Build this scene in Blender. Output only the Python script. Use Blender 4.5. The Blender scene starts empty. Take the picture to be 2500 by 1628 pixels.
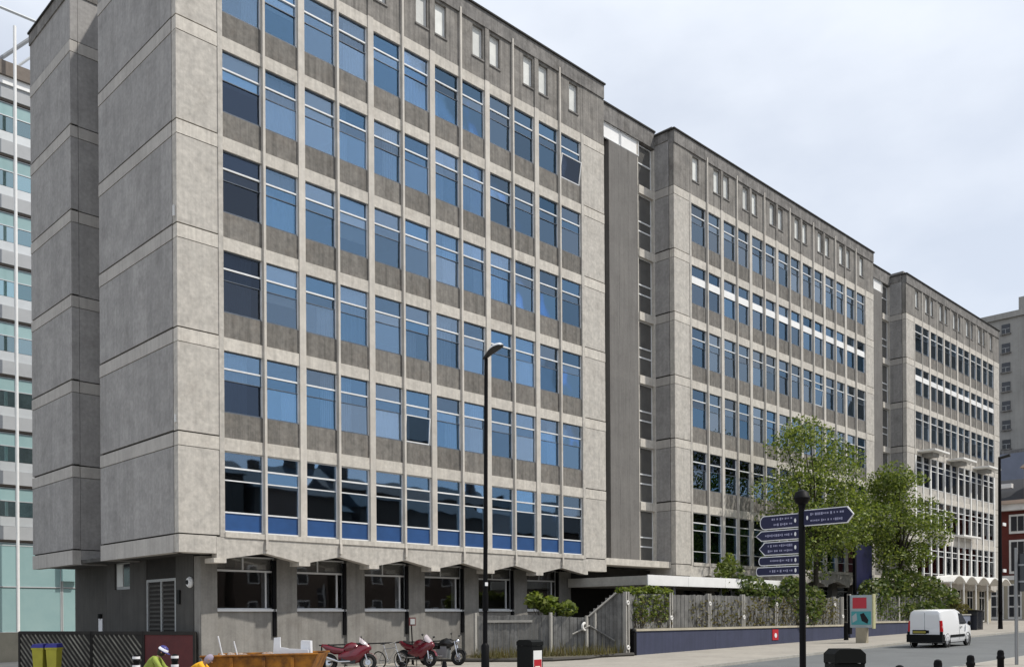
import bpy, math, random
from mathutils import Vector, Matrix
random.seed(11)
R = math.radians
SC = bpy.context.scene
COL = SC.collection

# ------------------------------------------------------------------ camera
cam_d = bpy.data.cameras.new('camera')
cam = bpy.data.objects.new('camera', cam_d)
COL.objects.link(cam)
SC.camera = cam
cam_d.sensor_fit = 'HORIZONTAL'
cam_d.sensor_width = 36.0
cam_d.lens = 36.0 * 2260.3 / 2500.0
cam_d.shift_y = 0.2768
cam_d.clip_start = 0.1
cam_d.clip_end = 3000
TH, ROLL = R(45.333), R(0.354)
fw = Vector((math.cos(TH), math.sin(TH), 0))
wr = Vector((math.sin(TH), -math.cos(TH), 0))
wu = Vector((0, 0, 1))
rt = wr * math.cos(ROLL) - wu * math.sin(ROLL)
up = wu * math.cos(ROLL) + wr * math.sin(ROLL)
mx = Matrix((rt, up, -fw)).transposed().to_4x4()
mx.translation = Vector((-13.531, -29.158, 2.0))
cam.matrix_world = mx

# ------------------------------------------------------------------ sky and sun
SUN_EL, SUN_AZ = R(53), R(143)          # azimuth from +Y towards +X
world = bpy.data.worlds.new('World')
SC.world = world
world.use_nodes = True
nt = world.node_tree
nt.nodes.clear()
def wn(t): return nt.nodes.new(t)
sky = wn('ShaderNodeTexSky'); sky.sky_type = 'NISHITA'; sky.sun_disc = False
sky.sun_elevation = SUN_EL; sky.sun_rotation = SUN_AZ
sky.air_density = 1.0; sky.dust_density = 1.5; sky.ozone_density = 1.5
tc = wn('ShaderNodeTexCoord')
mp = wn('ShaderNodeMapping'); mp.inputs['Scale'].default_value = (1.1, 1.1, 2.2); mp.inputs['Location'].default_value = (3.1, 0.4, 0.2)
ns = wn('ShaderNodeTexNoise'); ns.inputs['Scale'].default_value = 2.3; ns.inputs['Detail'].default_value = 6; ns.inputs['Roughness'].default_value = 0.5
rp = wn('ShaderNodeValToRGB'); rp.color_ramp.elements[0].position = 0.36; rp.color_ramp.elements[0].color = (0.68,)*3 + (1,)
rp.color_ramp.elements[1].position = 0.60; rp.color_ramp.elements[1].color = (0.97,)*3 + (1,)
mixc = wn('ShaderNodeMixRGB'); mixc.inputs[2].default_value = (7.85, 8.35, 9.2, 1)
bg = wn('ShaderNodeBackground'); bg.inputs['Strength'].default_value = 0.116
out = wn('ShaderNodeOutputWorld')
L = nt.links.new
L(tc.outputs['Generated'], mp.inputs['Vector']); L(mp.outputs['Vector'], ns.inputs['Vector'])
L(ns.outputs['Fac'], rp.inputs['Fac']); L(rp.outputs['Color'], mixc.inputs[0])
L(sky.outputs['Color'], mixc.inputs[1]); L(mixc.outputs['Color'], bg.inputs['Color'])
L(bg.outputs['Background'], out.inputs['Surface'])

sun_d = bpy.data.lights.new('sun', 'SUN'); sun_d.energy = 3.9; sun_d.angle = R(1.2); sun_d.color = (1.0, 0.95, 0.87)
sun = bpy.data.objects.new('sun', sun_d); COL.objects.link(sun)
sd = Vector((math.sin(SUN_AZ) * math.cos(SUN_EL), math.cos(SUN_AZ) * math.cos(SUN_EL), math.sin(SUN_EL)))
sun.rotation_euler = sd.to_track_quat('Z', 'Y').to_euler()
sun.location = (0, -40, 60)

SC.view_settings.view_transform = 'Standard'
SC.view_settings.look = 'None'
SC.view_settings.exposure = 0.0
SC.view_settings.gamma = 1.0
SC.view_settings.use_curve_mapping = False

# ------------------------------------------------------------------ materials
M = {}
def nodes_of(name):
    m = bpy.data.materials.new(name); m.use_nodes = True
    t = m.node_tree; t.nodes.clear()
    o = t.nodes.new('ShaderNodeOutputMaterial')
    return m, t, o
def math_n(t, op, a, b=None):
    n = t.nodes.new('ShaderNodeMath'); n.operation = op
    for i, v in enumerate((a, b)):
        if v is None: continue
        if isinstance(v, (int, float)): n.inputs[i].default_value = v
        else: t.links.new(v, n.inputs[i])
    return n.outputs[0]
def pmat(name, c1, c2=None, scale=2.0, rough=0.8, metal=0.0, spec=0.3, streak=0.0, fine=0.0, fscale=30.0,
         bump=0.0, rnd=0.0, board=0.0, coat=0.0, stain=0.0, stain_col=(0.3, 0.27, 0.24)):
    """diffuse-ish surface: two tones by large noise, fine grain, rain streaks, per object tone, board marks"""
    m, t, o = nodes_of(name)
    N = t.nodes.new; LK = t.links.new
    p = N('ShaderNodeBsdfPrincipled')
    LK(p.outputs[0], o.inputs[0])
    p.inputs['Roughness'].default_value = rough; p.inputs['Metallic'].default_value = metal
    p.inputs['Specular IOR Level'].default_value = spec
    if coat: p.inputs['Coat Weight'].default_value = coat
    geo = N('ShaderNodeNewGeometry')
    c2 = c2 or c1
    n1 = N('ShaderNodeTexNoise'); n1.inputs['Scale'].default_value = scale; n1.inputs['Detail'].default_value = 5; n1.inputs['Roughness'].default_value = 0.62
    LK(geo.outputs['Position'], n1.inputs['Vector'])
    r1 = N('ShaderNodeMapRange'); r1.inputs[1].default_value = 0.3; r1.inputs[2].default_value = 0.7
    LK(n1.outputs['Fac'], r1.inputs[0])
    mx_ = N('ShaderNodeMixRGB'); mx_.inputs[1].default_value = (*c1, 1); mx_.inputs[2].default_value = (*c2, 1)
    LK(r1.outputs[0], mx_.inputs[0])
    col = mx_.outputs[0]
    fac = None
    def mul(f):
        nonlocal fac
        fac = f if fac is None else math_n(t, 'MULTIPLY', fac, f)
    if fine:
        n2 = N('ShaderNodeTexNoise'); n2.inputs['Scale'].default_value = fscale; n2.inputs['Detail'].default_value = 3
        LK(geo.outputs['Position'], n2.inputs['Vector'])
        mul(math_n(t, 'ADD', math_n(t, 'MULTIPLY', math_n(t, 'SUBTRACT', n2.outputs['Fac'], 0.5), fine * 2), 1.0))
    if streak:
        mpn = N('ShaderNodeMapping'); mpn.inputs['Scale'].default_value = (4.2, 4.2, 0.15)
        LK(geo.outputs['Position'], mpn.inputs['Vector'])
        n3 = N('ShaderNodeTexNoise'); n3.inputs['Scale'].default_value = 1.3; n3.inputs['Detail'].default_value = 6; n3.inputs['Roughness'].default_value = 0.7
        LK(mpn.outputs[0], n3.inputs['Vector'])
        r3 = N('ShaderNodeMapRange'); r3.inputs[1].default_value = 0.42; r3.inputs[2].default_value = 0.72; r3.inputs[3].default_value = 1.0; r3.inputs[4].default_value = 1.0 - streak
        LK(n3.outputs['Fac'], r3.inputs[0]); mul(r3.outputs[0])
    if board:
        sx = N('ShaderNodeSeparateXYZ'); LK(geo.outputs['Position'], sx.inputs[0])
        a = math_n(t, 'FLOOR', math_n(t, 'MULTIPLY', math_n(t, 'ADD', sx.outputs[0], sx.outputs[1]), 1 / 1.18))
        b = math_n(t, 'FLOOR', math_n(t, 'MULTIPLY', math_n(t, 'SUBTRACT', sx.outputs[2], 1.355), 1 / 3.4))
        cb = N('ShaderNodeCombineXYZ'); LK(a, cb.inputs[0]); LK(b, cb.inputs[1])
        w = N('ShaderNodeTexWhiteNoise'); w.noise_dimensions = '3D'; LK(cb.outputs[0], w.inputs['Vector'])
        mul(math_n(t, 'ADD', math_n(t, 'MULTIPLY', w.outputs['Value'], board), 1.0 - board * 0.5))
    if rnd:
        oi = N('ShaderNodeObjectInfo')
        mul(math_n(t, 'ADD', math_n(t, 'MULTIPLY', oi.outputs['Random'], rnd), 1.0 - rnd * 0.5))
    if fac is not None:
        vm = N('ShaderNodeVectorMath'); vm.operation = 'SCALE'
        LK(col, vm.inputs[0]); LK(fac, vm.inputs['Scale']); col = vm.outputs[0]
    if stain:
        n4 = N('ShaderNodeTexNoise'); n4.inputs['Scale'].default_value = 0.9; n4.inputs['Detail'].default_value = 8; n4.inputs['Roughness'].default_value = 0.75
        LK(geo.outputs['Position'], n4.inputs['Vector'])
        r4 = N('ShaderNodeMapRange'); r4.inputs[1].default_value = 0.5; r4.inputs[2].default_value = 0.72; r4.inputs[4].default_value = stain
        LK(n4.outputs['Fac'], r4.inputs[0])
        ms = N('ShaderNodeMixRGB'); ms.blend_type = 'MULTIPLY'; ms.inputs[2].default_value = (*stain_col, 1)
        LK(r4.outputs[0], ms.inputs[0]); LK(col, ms.inputs[1]); col = ms.outputs[0]
    LK(col, p.inputs['Base Color'])
    if bump:
        nb = N('ShaderNodeTexNoise'); nb.inputs['Scale'].default_value = fscale * 0.7; nb.inputs['Detail'].default_value = 4
        LK(geo.outputs['Position'], nb.inputs['Vector'])
        b = N('ShaderNodeBump'); b.inputs['Strength'].default_value = bump; b.inputs['Distance'].default_value = 0.03
        LK(nb.outputs['Fac'], b.inputs['Height']); LK(b.outputs[0], p.inputs['Normal'])
    M[name] = m
    return m

def glass(name, refl, trans, base=0.42, rough=0.02):
    m, t, o = nodes_of(name)
    N = t.nodes.new; LK = t.links.new
    oi = N('ShaderNodeObjectInfo')
    g = N('ShaderNodeBsdfGlossy'); g.inputs['Roughness'].default_value = rough
    hs = N('ShaderNodeHueSaturation'); hs.inputs['Color'].default_value = (*refl, 1)
    LK(math_n(t, 'ADD', math_n(t, 'MULTIPLY', oi.outputs['Random'], 0.60), 0.66), hs.inputs['Value'])
    LK(math_n(t, 'ADD', math_n(t, 'MULTIPLY', math_n(t, 'FRACT', math_n(t, 'MULTIPLY', oi.outputs['Random'], 17.3)), 0.5), 0.70), hs.inputs['Saturation'])
    LK(hs.outputs[0], g.inputs['Color'])
    tr = N('ShaderNodeBsdfTransparent'); tr.inputs['Color'].default_value = (*trans, 1)
    lw = N('ShaderNodeLayerWeight'); lw.inputs['Blend'].default_value = 0.25
    fac = math_n(t, 'ADD', math_n(t, 'MULTIPLY', lw.outputs['Fresnel'], 1.0 - base), base)
    # old drawn glass is never flat
    geo = N('ShaderNodeNewGeometry')
    nb = N('ShaderNodeTexNoise'); nb.inputs['Scale'].default_value = 0.9; nb.inputs['Detail'].default_value = 1
    LK(geo.outputs['Position'], nb.inputs['Vector'])
    b = N('ShaderNodeBump'); b.inputs['Strength'].default_value = 0.03; b.inputs['Distance'].default_value = 0.1
    LK(nb.outputs['Fac'], b.inputs['Height']); LK(b.outputs[0], g.inputs['Normal'])
    mxs = N('ShaderNodeMixShader')
    LK(fac, mxs.inputs[0]); LK(tr.outputs[0], mxs.inputs[1]); LK(g.outputs[0], mxs.inputs[2])
    LK(mxs.outputs[0], o.inputs[0])
    M[name] = m
    return m

def leafmat(name, c1, c2, c3):
    m, t, o = nodes_of(name)
    N = t.nodes.new; LK = t.links.new
    geo = N('ShaderNodeNewGeometry')
    r = N('ShaderNodeValToRGB')
    r.color_ramp.elements[0].color = (*c1, 1); r.color_ramp.elements[1].color = (*c3, 1)
    e = r.color_ramp.elements.new(0.5); e.color = (*c2, 1)
    LK(geo.outputs['Random Per Island'], r.inputs[0])
    p = N('ShaderNodeBsdfPrincipled'); p.inputs['Roughness'].default_value = 0.55; p.inputs['Specular IOR Level'].default_value = 0.35
    LK(r.outputs[0], p.inputs['Base Color'])
    tl = N('ShaderNodeBsdfTranslucent')
    vm = N('ShaderNodeVectorMath'); vm.operation = 'MULTIPLY'; vm.inputs[1].default_value = (1.2, 1.3, 0.6)
    LK(r.outputs[0], vm.inputs[0]); LK(vm.outputs[0], tl.inputs[0])
    mxs = N('ShaderNodeMixShader'); mxs.inputs[0].default_value = 0.35
    LK(p.outputs[0], mxs.inputs[1]); LK(tl.outputs[0], mxs.inputs[2]); LK(mxs.outputs[0], o.inputs[0])
    M[name] = m

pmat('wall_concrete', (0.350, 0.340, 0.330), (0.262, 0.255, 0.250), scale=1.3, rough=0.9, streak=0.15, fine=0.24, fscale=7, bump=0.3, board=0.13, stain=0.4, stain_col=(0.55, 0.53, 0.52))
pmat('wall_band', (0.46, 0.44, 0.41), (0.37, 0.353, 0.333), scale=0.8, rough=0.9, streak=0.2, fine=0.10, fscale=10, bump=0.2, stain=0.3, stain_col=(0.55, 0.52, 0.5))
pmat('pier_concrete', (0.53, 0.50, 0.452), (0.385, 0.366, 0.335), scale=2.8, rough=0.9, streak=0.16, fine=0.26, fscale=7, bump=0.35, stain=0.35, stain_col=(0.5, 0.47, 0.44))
pmat('band_concrete', (0.60, 0.565, 0.505), (0.465, 0.438, 0.395), scale=2.6, rough=0.9, streak=0.22, fine=0.2, fscale=8, bump=0.25, rnd=0.10, stain=0.35, stain_col=(0.55, 0.5, 0.45))
pmat('fin_concrete', (0.59, 0.555, 0.50), (0.46, 0.435, 0.395), scale=1.3, rough=0.85, streak=0.15, fine=0.08, fscale=9, rnd=0.12, stain=0.3, stain_col=(0.62, 0.52, 0.44))
pmat('white_fin', (0.80, 0.79, 0.76), (0.7, 0.69, 0.66), scale=1.3, rough=0.8, fine=0.1, stain=0.3)
pmat('spandrel_aggregate', (0.225, 0.211, 0.190), (0.155, 0.147, 0.135), scale=3.5, rough=0.95, fine=0.3, fscale=9, streak=0.42, bump=0.4, rnd=0.22, stain=0.25, stain_col=(0.75, 0.55, 0.42))
pmat('attic_concrete', (0.30, 0.282, 0.258), (0.175, 0.167, 0.156), scale=1.4, rough=0.95, streak=0.5, fine=0.2, fscale=12, bump=0.3, stain=0.55)
pmat('stair_concrete', (0.19, 0.182, 0.172), (0.155, 0.149, 0.142), scale=0.7, rough=0.95, streak=0.2, fine=0.12, fscale=8, bump=0.2, stain=0.2)
pmat('coping_concrete', (0.27, 0.258, 0.245), (0.14, 0.135, 0.13), scale=2.0, rough=0.95, streak=0.45, fine=0.25, fscale=10, stain=0.6)
pmat('joint_dark', (0.035, 0.034, 0.032), rough=0.95)
pmat('undercroft_paint_shade', (0.085, 0.082, 0.076), (0.06, 0.058, 0.055), scale=0.8, rough=0.85, streak=0.3, fine=0.1)  # dark wall paint; on the soffits its tone also stands in for shade
pmat('ground_floor_render', (0.27, 0.26, 0.24), (0.20, 0.192, 0.178), scale=1.4, rough=0.9, streak=0.25, fine=0.15, fscale=14, stain=0.35, stain_col=(0.5, 0.42, 0.36))
pmat('frame_white', (0.72, 0.73, 0.74), (0.62, 0.63, 0.63), scale=3, rough=0.5, rnd=0.15)
pmat('frame_dark', (0.11, 0.13, 0.16), (0.08, 0.10, 0.13), scale=3, rough=0.5, rnd=0.2)
pmat('frame_grey', (0.36, 0.37, 0.37), (0.29, 0.30, 0.30), scale=3, rough=0.5, rnd=0.1)
pmat('blue_panel', (0.022, 0.075, 0.215), (0.018, 0.06, 0.17), scale=2, rough=0.35, spec=0.5, rnd=0.2)
pmat('white_panel', (0.80, 0.80, 0.79), (0.72, 0.72, 0.71), scale=2, rough=0.5, rnd=0.1)
pmat('slit_panel', (0.68, 0.69, 0.66), (0.55, 0.56, 0.54), scale=2, rough=0.45, rnd=0.35)
pmat('interior_wall', (0.30, 0.29, 0.27), rough=0.9, rnd=0.3)
pmat('interior_floor', (0.20, 0.19, 0.18), rough=0.9)
pmat('curtain', (0.62, 0.64, 0.66), (0.5, 0.52, 0.55), scale=3, rough=0.95, rnd=0.4)
pmat('blind', (0.75, 0.74, 0.70), rough=0.8, rnd=0.2)
glass('glass_blue', (0.40, 0.60, 0.82), (0.76, 0.81, 0.86), 0.27)
glass('glass_grey', (0.52, 0.66, 0.80), (0.76, 0.80, 0.84), 0.29)
glass('glass_dark', (0.26, 0.32, 0.42), (0.45, 0.5, 0.56), 0.15)
glass('glass_shop', (0.6, 0.62, 0.64), (0.85, 0.85, 0.85), 0.2)
pmat('link_panel', (0.115, 0.112, 0.105), (0.085, 0.083, 0.08), scale=1.5, rough=0.25, spec=0.5, rnd=0.3)
glass('glass_teal', (0.50, 0.66, 0.68), (0.45, 0.6, 0.6), 0.6)
pmat('teal_panel', (0.30, 0.43, 0.43), (0.26, 0.39, 0.395), scale=0.6, rough=0.15, spec=0.6, rnd=0.12)
pmat('pale_metal', (0.55, 0.57, 0.58), (0.48, 0.5, 0.51), scale=1, rough=0.45, metal=0.3)
pmat('grey_clad', (0.40, 0.41, 0.42), (0.35, 0.36, 0.37), scale=0.8, rough=0.7)
pmat('brown_clad', (0.17, 0.145, 0.125), rough=0.8, fine=0.2, fscale=4)
pmat('roof_felt', (0.10, 0.10, 0.10), rough=0.95)
pmat('asphalt', (0.150, 0.158, 0.160), (0.120, 0.126, 0.130), scale=0.35, rough=0.9, fine=0.18, fscale=40, bump=0.2, stain=0.2)
pmat('paving', (0.36, 0.335, 0.295), (0.29, 0.27, 0.24), scale=0.5, rough=0.9, fine=0.16, fscale=7, stain=0.25)
pmat('kerb_stone', (0.40, 0.385, 0.35), (0.32, 0.31, 0.28), scale=1.2, rough=0.9, fine=0.2, fscale=8)
pmat('yard_ground', (0.20, 0.19, 0.175), (0.155, 0.148, 0.138), scale=0.4, rough=0.9, fine=0.2, fscale=20)
pmat('soil', (0.13, 0.115, 0.085), (0.085, 0.08, 0.055), scale=2, rough=0.95, fine=0.3, fscale=12)
pmat('bed_edge', (0.07, 0.066, 0.06), rough=0.9, fine=0.2)
pmat('fence_timber', (0.245, 0.242, 0.232), (0.125, 0.124, 0.12), scale=2.2, rough=0.9, streak=0.35, fine=0.2, fscale=20, rnd=0.35)
pmat('post_concrete', (0.40, 0.385, 0.355), (0.32, 0.31, 0.285), scale=2, rough=0.9, fine=0.15)
pmat('blue_paint', (0.055, 0.062, 0.108), (0.045, 0.052, 0.088), scale=0.7, rough=0.75, streak=0.2, fine=0.1, stain=0.2)
pmat('cap_stone', (0.46, 0.42, 0.33), (0.36, 0.33, 0.26), scale=1.5, rough=0.9, fine=0.2)
pmat('black_metal', (0.004, 0.004, 0.005), rough=0.55, spec=0.12)
pmat('dark_plastic', (0.006, 0.007, 0.007), rough=0.6, spec=0.15)
pmat('galv', (0.33, 0.34, 0.35), (0.27, 0.28, 0.29), rough=0.5, metal=0.6)
pmat('lamp_cover', (0.75, 0.76, 0.77), rough=0.3)
pmat('lamp_under', (0.03, 0.03, 0.032), rough=0.3)
pmat('sign_navy', (0.010, 0.011, 0.045), rough=0.4)
pmat('sign_white', (0.70, 0.70, 0.72), rough=0.5)
pmat('letter_grey', (0.28, 0.28, 0.40), rough=0.5)
pmat('red_paint', (0.42, 0.02, 0.03), rough=0.5)
pmat('poster_grey', (0.42, 0.48, 0.50), (0.33, 0.40, 0.43), scale=2, rough=0.3)
pmat('poster_red', (0.50, 0.05, 0.07), rough=0.35)
pmat('poster_teal', (0.08, 0.33, 0.36), rough=0.35)
pmat('poster_black', (0.015, 0.015, 0.02), rough=0.35)
pmat('poster_yellow', (0.45, 0.44, 0.25), rough=0.4)
pmat('beige_stone', (0.38, 0.34, 0.26), (0.3, 0.27, 0.2), scale=2, rough=0.9)
pmat('van_white', (0.78, 0.79, 0.80), rough=0.28, spec=0.5, coat=0.4)
pmat('rubber', (0.012, 0.012, 0.012), rough=0.8)
pmat('chrome', (0.55, 0.56, 0.58), rough=0.25, metal=1.0)
pmat('plate_yellow', (0.30, 0.26, 0.05), rough=0.5)
pmat('tail_red', (0.45, 0.01, 0.015), rough=0.25)
pmat('bike_red', (0.12, 0.005, 0.014), rough=0.25, spec=0.5, coat=0.5)
pmat('bike_black', (0.010, 0.010, 0.011), rough=0.3, spec=0.5)
pmat('bike_silver', (0.45, 0.46, 0.48), rough=0.35, metal=0.7)
pmat('screen', (0.45, 0.40, 0.42), rough=0.15, spec=0.6)
pmat('rust', (0.46, 0.19, 0.025), (0.06, 0.028, 0.016), scale=4.5, rough=0.85, fine=0.35, fscale=9, stain=0.7, stain_col=(0.25, 0.16, 0.12))
pmat('white_board', (0.74, 0.75, 0.78), (0.64, 0.66, 0.70), scale=3, rough=0.7)
pmat('rubble', (0.42, 0.38, 0.34), (0.2, 0.12, 0.09), scale=4, rough=0.95, fine=0.3)
pmat('hivis_lime', (0.30, 0.36, 0.07), (0.21, 0.27, 0.05), scale=6, rough=0.8)
pmat('hivis_orange', (0.80, 0.44, 0.02), (0.70, 0.34, 0.02), scale=6, rough=0.8)
pmat('helmet_blue', (0.05, 0.05, 0.20), rough=0.35)
pmat('helmet_white', (0.75, 0.75, 0.80), rough=0.35)
pmat('cap_grey', (0.30, 0.26, 0.33), rough=0.9)
pmat('skin', (0.42, 0.24, 0.17), rough=0.6)
pmat('hair_dark', (0.03, 0.022, 0.018), rough=0.8)
pmat('cloth_navy', (0.015, 0.017, 0.035), rough=0.9)
pmat('bin_yellow', (0.40, 0.38, 0.045), (0.33, 0.31, 0.04), scale=3, rough=0.5)
pmat('bin_blue', (0.035, 0.035, 0.22), rough=0.5)
pmat('gate_dark', (0.030, 0.027, 0.024), (0.02, 0.019, 0.018), scale=3, rough=0.85)
pmat('gate_slat', (0.27, 0.26, 0.22), (0.10, 0.095, 0.08), scale=2, rough=0.85, rnd=0.5)
pmat('gate_red', (0.11, 0.028, 0.028), (0.08, 0.022, 0.024), scale=2, rough=0.7, fine=0.2)
pmat('bark', (0.05, 0.042, 0.032), (0.03, 0.026, 0.02), scale=6, rough=0.95)
leafmat('leaf_tree', (0.038, 0.062, 0.012), (0.125, 0.17, 0.03), (0.30, 0.33, 0.09))
leafmat('leaf_bush', (0.045, 0.07, 0.015), (0.13, 0.17, 0.03), (0.24, 0.27, 0.07))
leafmat('leaf_ivy', (0.035, 0.06, 0.015), (0.09, 0.13, 0.03), (0.20, 0.21, 0.09))
leafmat('leaf_dry', (0.10, 0.07, 0.03), (0.13, 0.12, 0.05), (0.22, 0.19, 0.10))
pmat('far_stone', (0.33, 0.32, 0.30), (0.26, 0.255, 0.24), scale=0.3, rough=0.9, streak=0.2, fine=0.1, fscale=3)
pmat('slate_blue', (0.18, 0.20, 0.26), (0.15, 0.17, 0.22), scale=0.6, rough=0.7)
pmat('brick_red', (0.14, 0.034, 0.026), (0.10, 0.027, 0.022), scale=0.8, rough=0.9, fine=0.25, fscale=14)
pmat('cornice_stone', (0.55, 0.42, 0.33), (0.46, 0.37, 0.30), scale=0.7, rough=0.85)
pmat('cream_stone', (0.48, 0.44, 0.34), (0.40, 0.36, 0.28), scale=0.8, rough=0.85, fine=0.2)
pmat('window_dark', (0.02, 0.022, 0.028), rough=0.15, spec=0.6)
pmat('opposite_brick', (0.10, 0.075, 0.06), (0.08, 0.06, 0.05), scale=0.6, rough=0.9)
pmat('opposite_slate', (0.05, 0.052, 0.058), rough=0.8)

# ------------------------------------------------------------------ mesh helpers
W = {}            # world position of every unrotated parent
def link(name, me, parent=None, loc=(0, 0, 0), rot=None, local=False):
    o = bpy.data.objects.new(name, me)
    COL.objects.link(o)
    loc = Vector(loc)
    if parent is not None:
        o.parent = parent
        o.location = loc if local else loc - W.get(parent, Vector((0, 0, 0)))
    else:
        o.location = loc
    if rot: o.rotation_euler = rot
    W[o] = loc
    return o
def thing(name, label, cat, loc=(0, 0, 0), rz=0.0, group=None):
    o = link(name, None, None, loc)
    o.empty_display_size = 0.3
    if rz: o.rotation_euler = (0, 0, rz)
    o['label'] = label; o['category'] = cat
    if group: o['group'] = group
    return o
def tag(o, label, cat, group=None):
    o['label'] = label; o['category'] = cat
    if group: o['group'] = group
    return o
def struct(o):
    o['kind'] = 'structure'; return o

class MB:
    def __init__(s): s.v = []; s.f = []
    def box(s, x0, x1, y0, y1, z0, z1):
        b = len(s.v)
        s.v += [(x0, y0, z0), (x1, y0, z0), (x1, y1, z0), (x0, y1, z0), (x0, y0, z1), (x1, y0, z1), (x1, y1, z1), (x0, y1, z1)]
        s.f += [(b, b+3, b+2, b+1), (b+4, b+5, b+6, b+7), (b, b+1, b+5, b+4), (b+1, b+2, b+6, b+5), (b+2, b+3, b+7, b+6), (b+3, b, b+4, b+7)]
        return s
    def prism(s, pts, d):
        """pts: closed polygon of 3D points, d: extrusion vector"""
        b = len(s.v); n = len(pts); d = Vector(d)
        s.v += [tuple(p) for p in pts] + [tuple(Vector(p) + d) for p in pts]
        s.f.append(tuple(range(b + n - 1, b - 1, -1))); s.f.append(tuple(range(b + n, b + 2 * n)))
        for i in range(n):
            j = (i + 1) % n
            s.f.append((b + i, b + j, b + n + j, b + n + i))
        return s
    def tube(s, path, radii, n=8, cap=True):
        path = [Vector(p) for p in path]
        if isinstance(radii, (int, float)): radii = [radii] * len(path)
        rings = []
        for i, p in enumerate(path):
            a = path[max(i - 1, 0)]; c = path[min(i + 1, len(path) - 1)]
            t = (c - a).normalized()
            u = t.cross(Vector((0, 0, 1)))
            if u.length < 1e-3: u = t.cross(Vector((0, 1, 0)))
            u.normalize(); w = t.cross(u)
            b = len(s.v); rings.append(b)
            for k in range(n):
                g = 2 * math.pi * k / n
                s.v.append(tuple(p + (u * math.cos(g) + w * math.sin(g)) * radii[i]))
        for q in range(len(rings) - 1):
            a, b = rings[q], rings[q + 1]
            for k in range(n):
                j = (k + 1) % n
                s.f.append((a + k, a + j, b + j, b + k))
        if cap:
            s.f.append(tuple(rings[0] + k for k in range(n - 1, -1, -1)))
            s.f.append(tuple(rings[-1] + k for k in range(n)))
        return s
    def lathe(s, c, prof, n=12):
        """prof: list of (r,z)"""
        c = Vector(c); b0 = len(s.v)
        for r, z in prof:
            for k in range(n):
                g = 2 * math.pi * k / n
                s.v.append((c.x + r * math.cos(g), c.y + r * math.sin(g), c.z + z))
        for q in range(len(prof) - 1):
            for k in range(n):
                j = (k + 1) % n; a = b0 + q * n; b = a + n
                s.f.append((a + k, a + j, b + j, b + k))
        s.f.append(tuple(b0 + k for k in range(n - 1, -1, -1)))
        e = b0 + (len(prof) - 1) * n
        s.f.append(tuple(e + k for k in range(n)))
        return s
    def torus(s, c, R_, r, n=20, m=8, axis='Y', squash=1.0):
        c = Vector(c); b0 = len(s.v)
        for i in range(n):
            g = 2 * math.pi * i / n
            for j in range(m):
                h = 2 * math.pi * j / m
                rr = R_ + r * math.cos(h); t = r * squash * math.sin(h)
                a, b = rr * math.cos(g), rr * math.sin(g)
                s.v.append(tuple(c + (Vector((a, t, b)) if axis == 'Y' else Vector((t, a, b)) if axis == 'X' else Vector((a, b, t)))))
        for i in range(n):
            for j in range(m):
                i2, j2 = (i + 1) % n, (j + 1) % m
                s.f.append((b0 + i * m + j, b0 + i2 * m + j, b0 + i2 * m + j2, b0 + i * m + j2))
        return s
    def ell(s, c, r, n=12, m=8, zmin=-1.0, zmax=1.0):
        prof = []
        c = Vector(c); b0 = len(s.v)
        for q in range(m + 1):
            z = zmin + (zmax - zmin) * q / m
            a = math.asin(max(-1, min(1, z)))
            if zmin == -1 and zmax == 1: a = -math.pi / 2 + math.pi * q / m
            for k in range(n):
                g = 2 * math.pi * k / n
                s.v.append((c.x + r[0] * max(math.cos(a), 1e-3) * math.cos(g), c.y + r[1] * max(math.cos(a), 1e-3) * math.sin(g), c.z + r[2] * math.sin(a)))
        for q in range(m):
            for k in range(n):
                j = (k + 1) % n; a = b0 + q * n; b = a + n
                s.f.append((a + k, a + j, b + j, b + k))
        s.f.append(tuple(b0 + k for k in range(n - 1, -1, -1)))
        s.f.append(tuple(b0 + m * n + k for k in range(n)))
        return s
    def loft(s, rings):
        b0 = len(s.v); n = len(rings[0])
        for r in rings: s.v += [tuple(p) for p in r]
        for q in range(len(rings) - 1):
            for k in range(n):
                j = (k + 1) % n; a = b0 + q * n; b = a + n
                s.f.append((a + k, a + j, b + j, b + k))
        s.f.append(tuple(b0 + k for k in range(n - 1, -1, -1)))
        e = b0 + (len(rings) - 1) * n
        s.f.append(tuple(e + k for k in range(n)))
        return s
    def mesh(s, name, mat, smooth=False):
        me = bpy.data.meshes.new(name)
        me.from_pydata(s.v, [], s.f)
        if mat: me.materials.append(M[mat] if isinstance(mat, str) else mat)
        if smooth:
            me.polygons.foreach_set('use_smooth', [True] * len(me.polygons))
            try: me.set_sharp_from_angle(angle=R(42))
            except Exception: pass
        me.update()
        return me
    def build(s, name, mat, parent=None, loc=None, rot=None, local=False, smooth=False):
        """vertices in world space unless local (then in the parent's frame)"""
        me = s.mesh(name, mat, smooth)
        if loc is None: loc = (0, 0, 0)
        o = link(name, me, parent, loc, rot, local)
        return o

BOXES = {}
def box(name, x0, x1, y0, y1, z0, z1, mat, parent=None, rot=None, bev=0.0):
    key = (round(x1 - x0, 4), round(y1 - y0, 4), round(z1 - z0, 4), mat)
    me = BOXES.get(key)
    if me is None:
        me = MB().box(0, key[0], 0, key[1], 0, key[2]).mesh(name, mat)
        BOXES[key] = me
    return link(name, me, parent, (x0, y0, z0), rot)
def lbox(name, x0, x1, y0, y1, z0, z1, mat, parent):
    return MB().box(x0, x1, y0, y1, z0, z1).build(name, mat, parent, local=True)

def gz(x):
    """the street climbs gently to the right"""
    return 0.0165 * max(-60.0, min(110.0, x))

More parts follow.
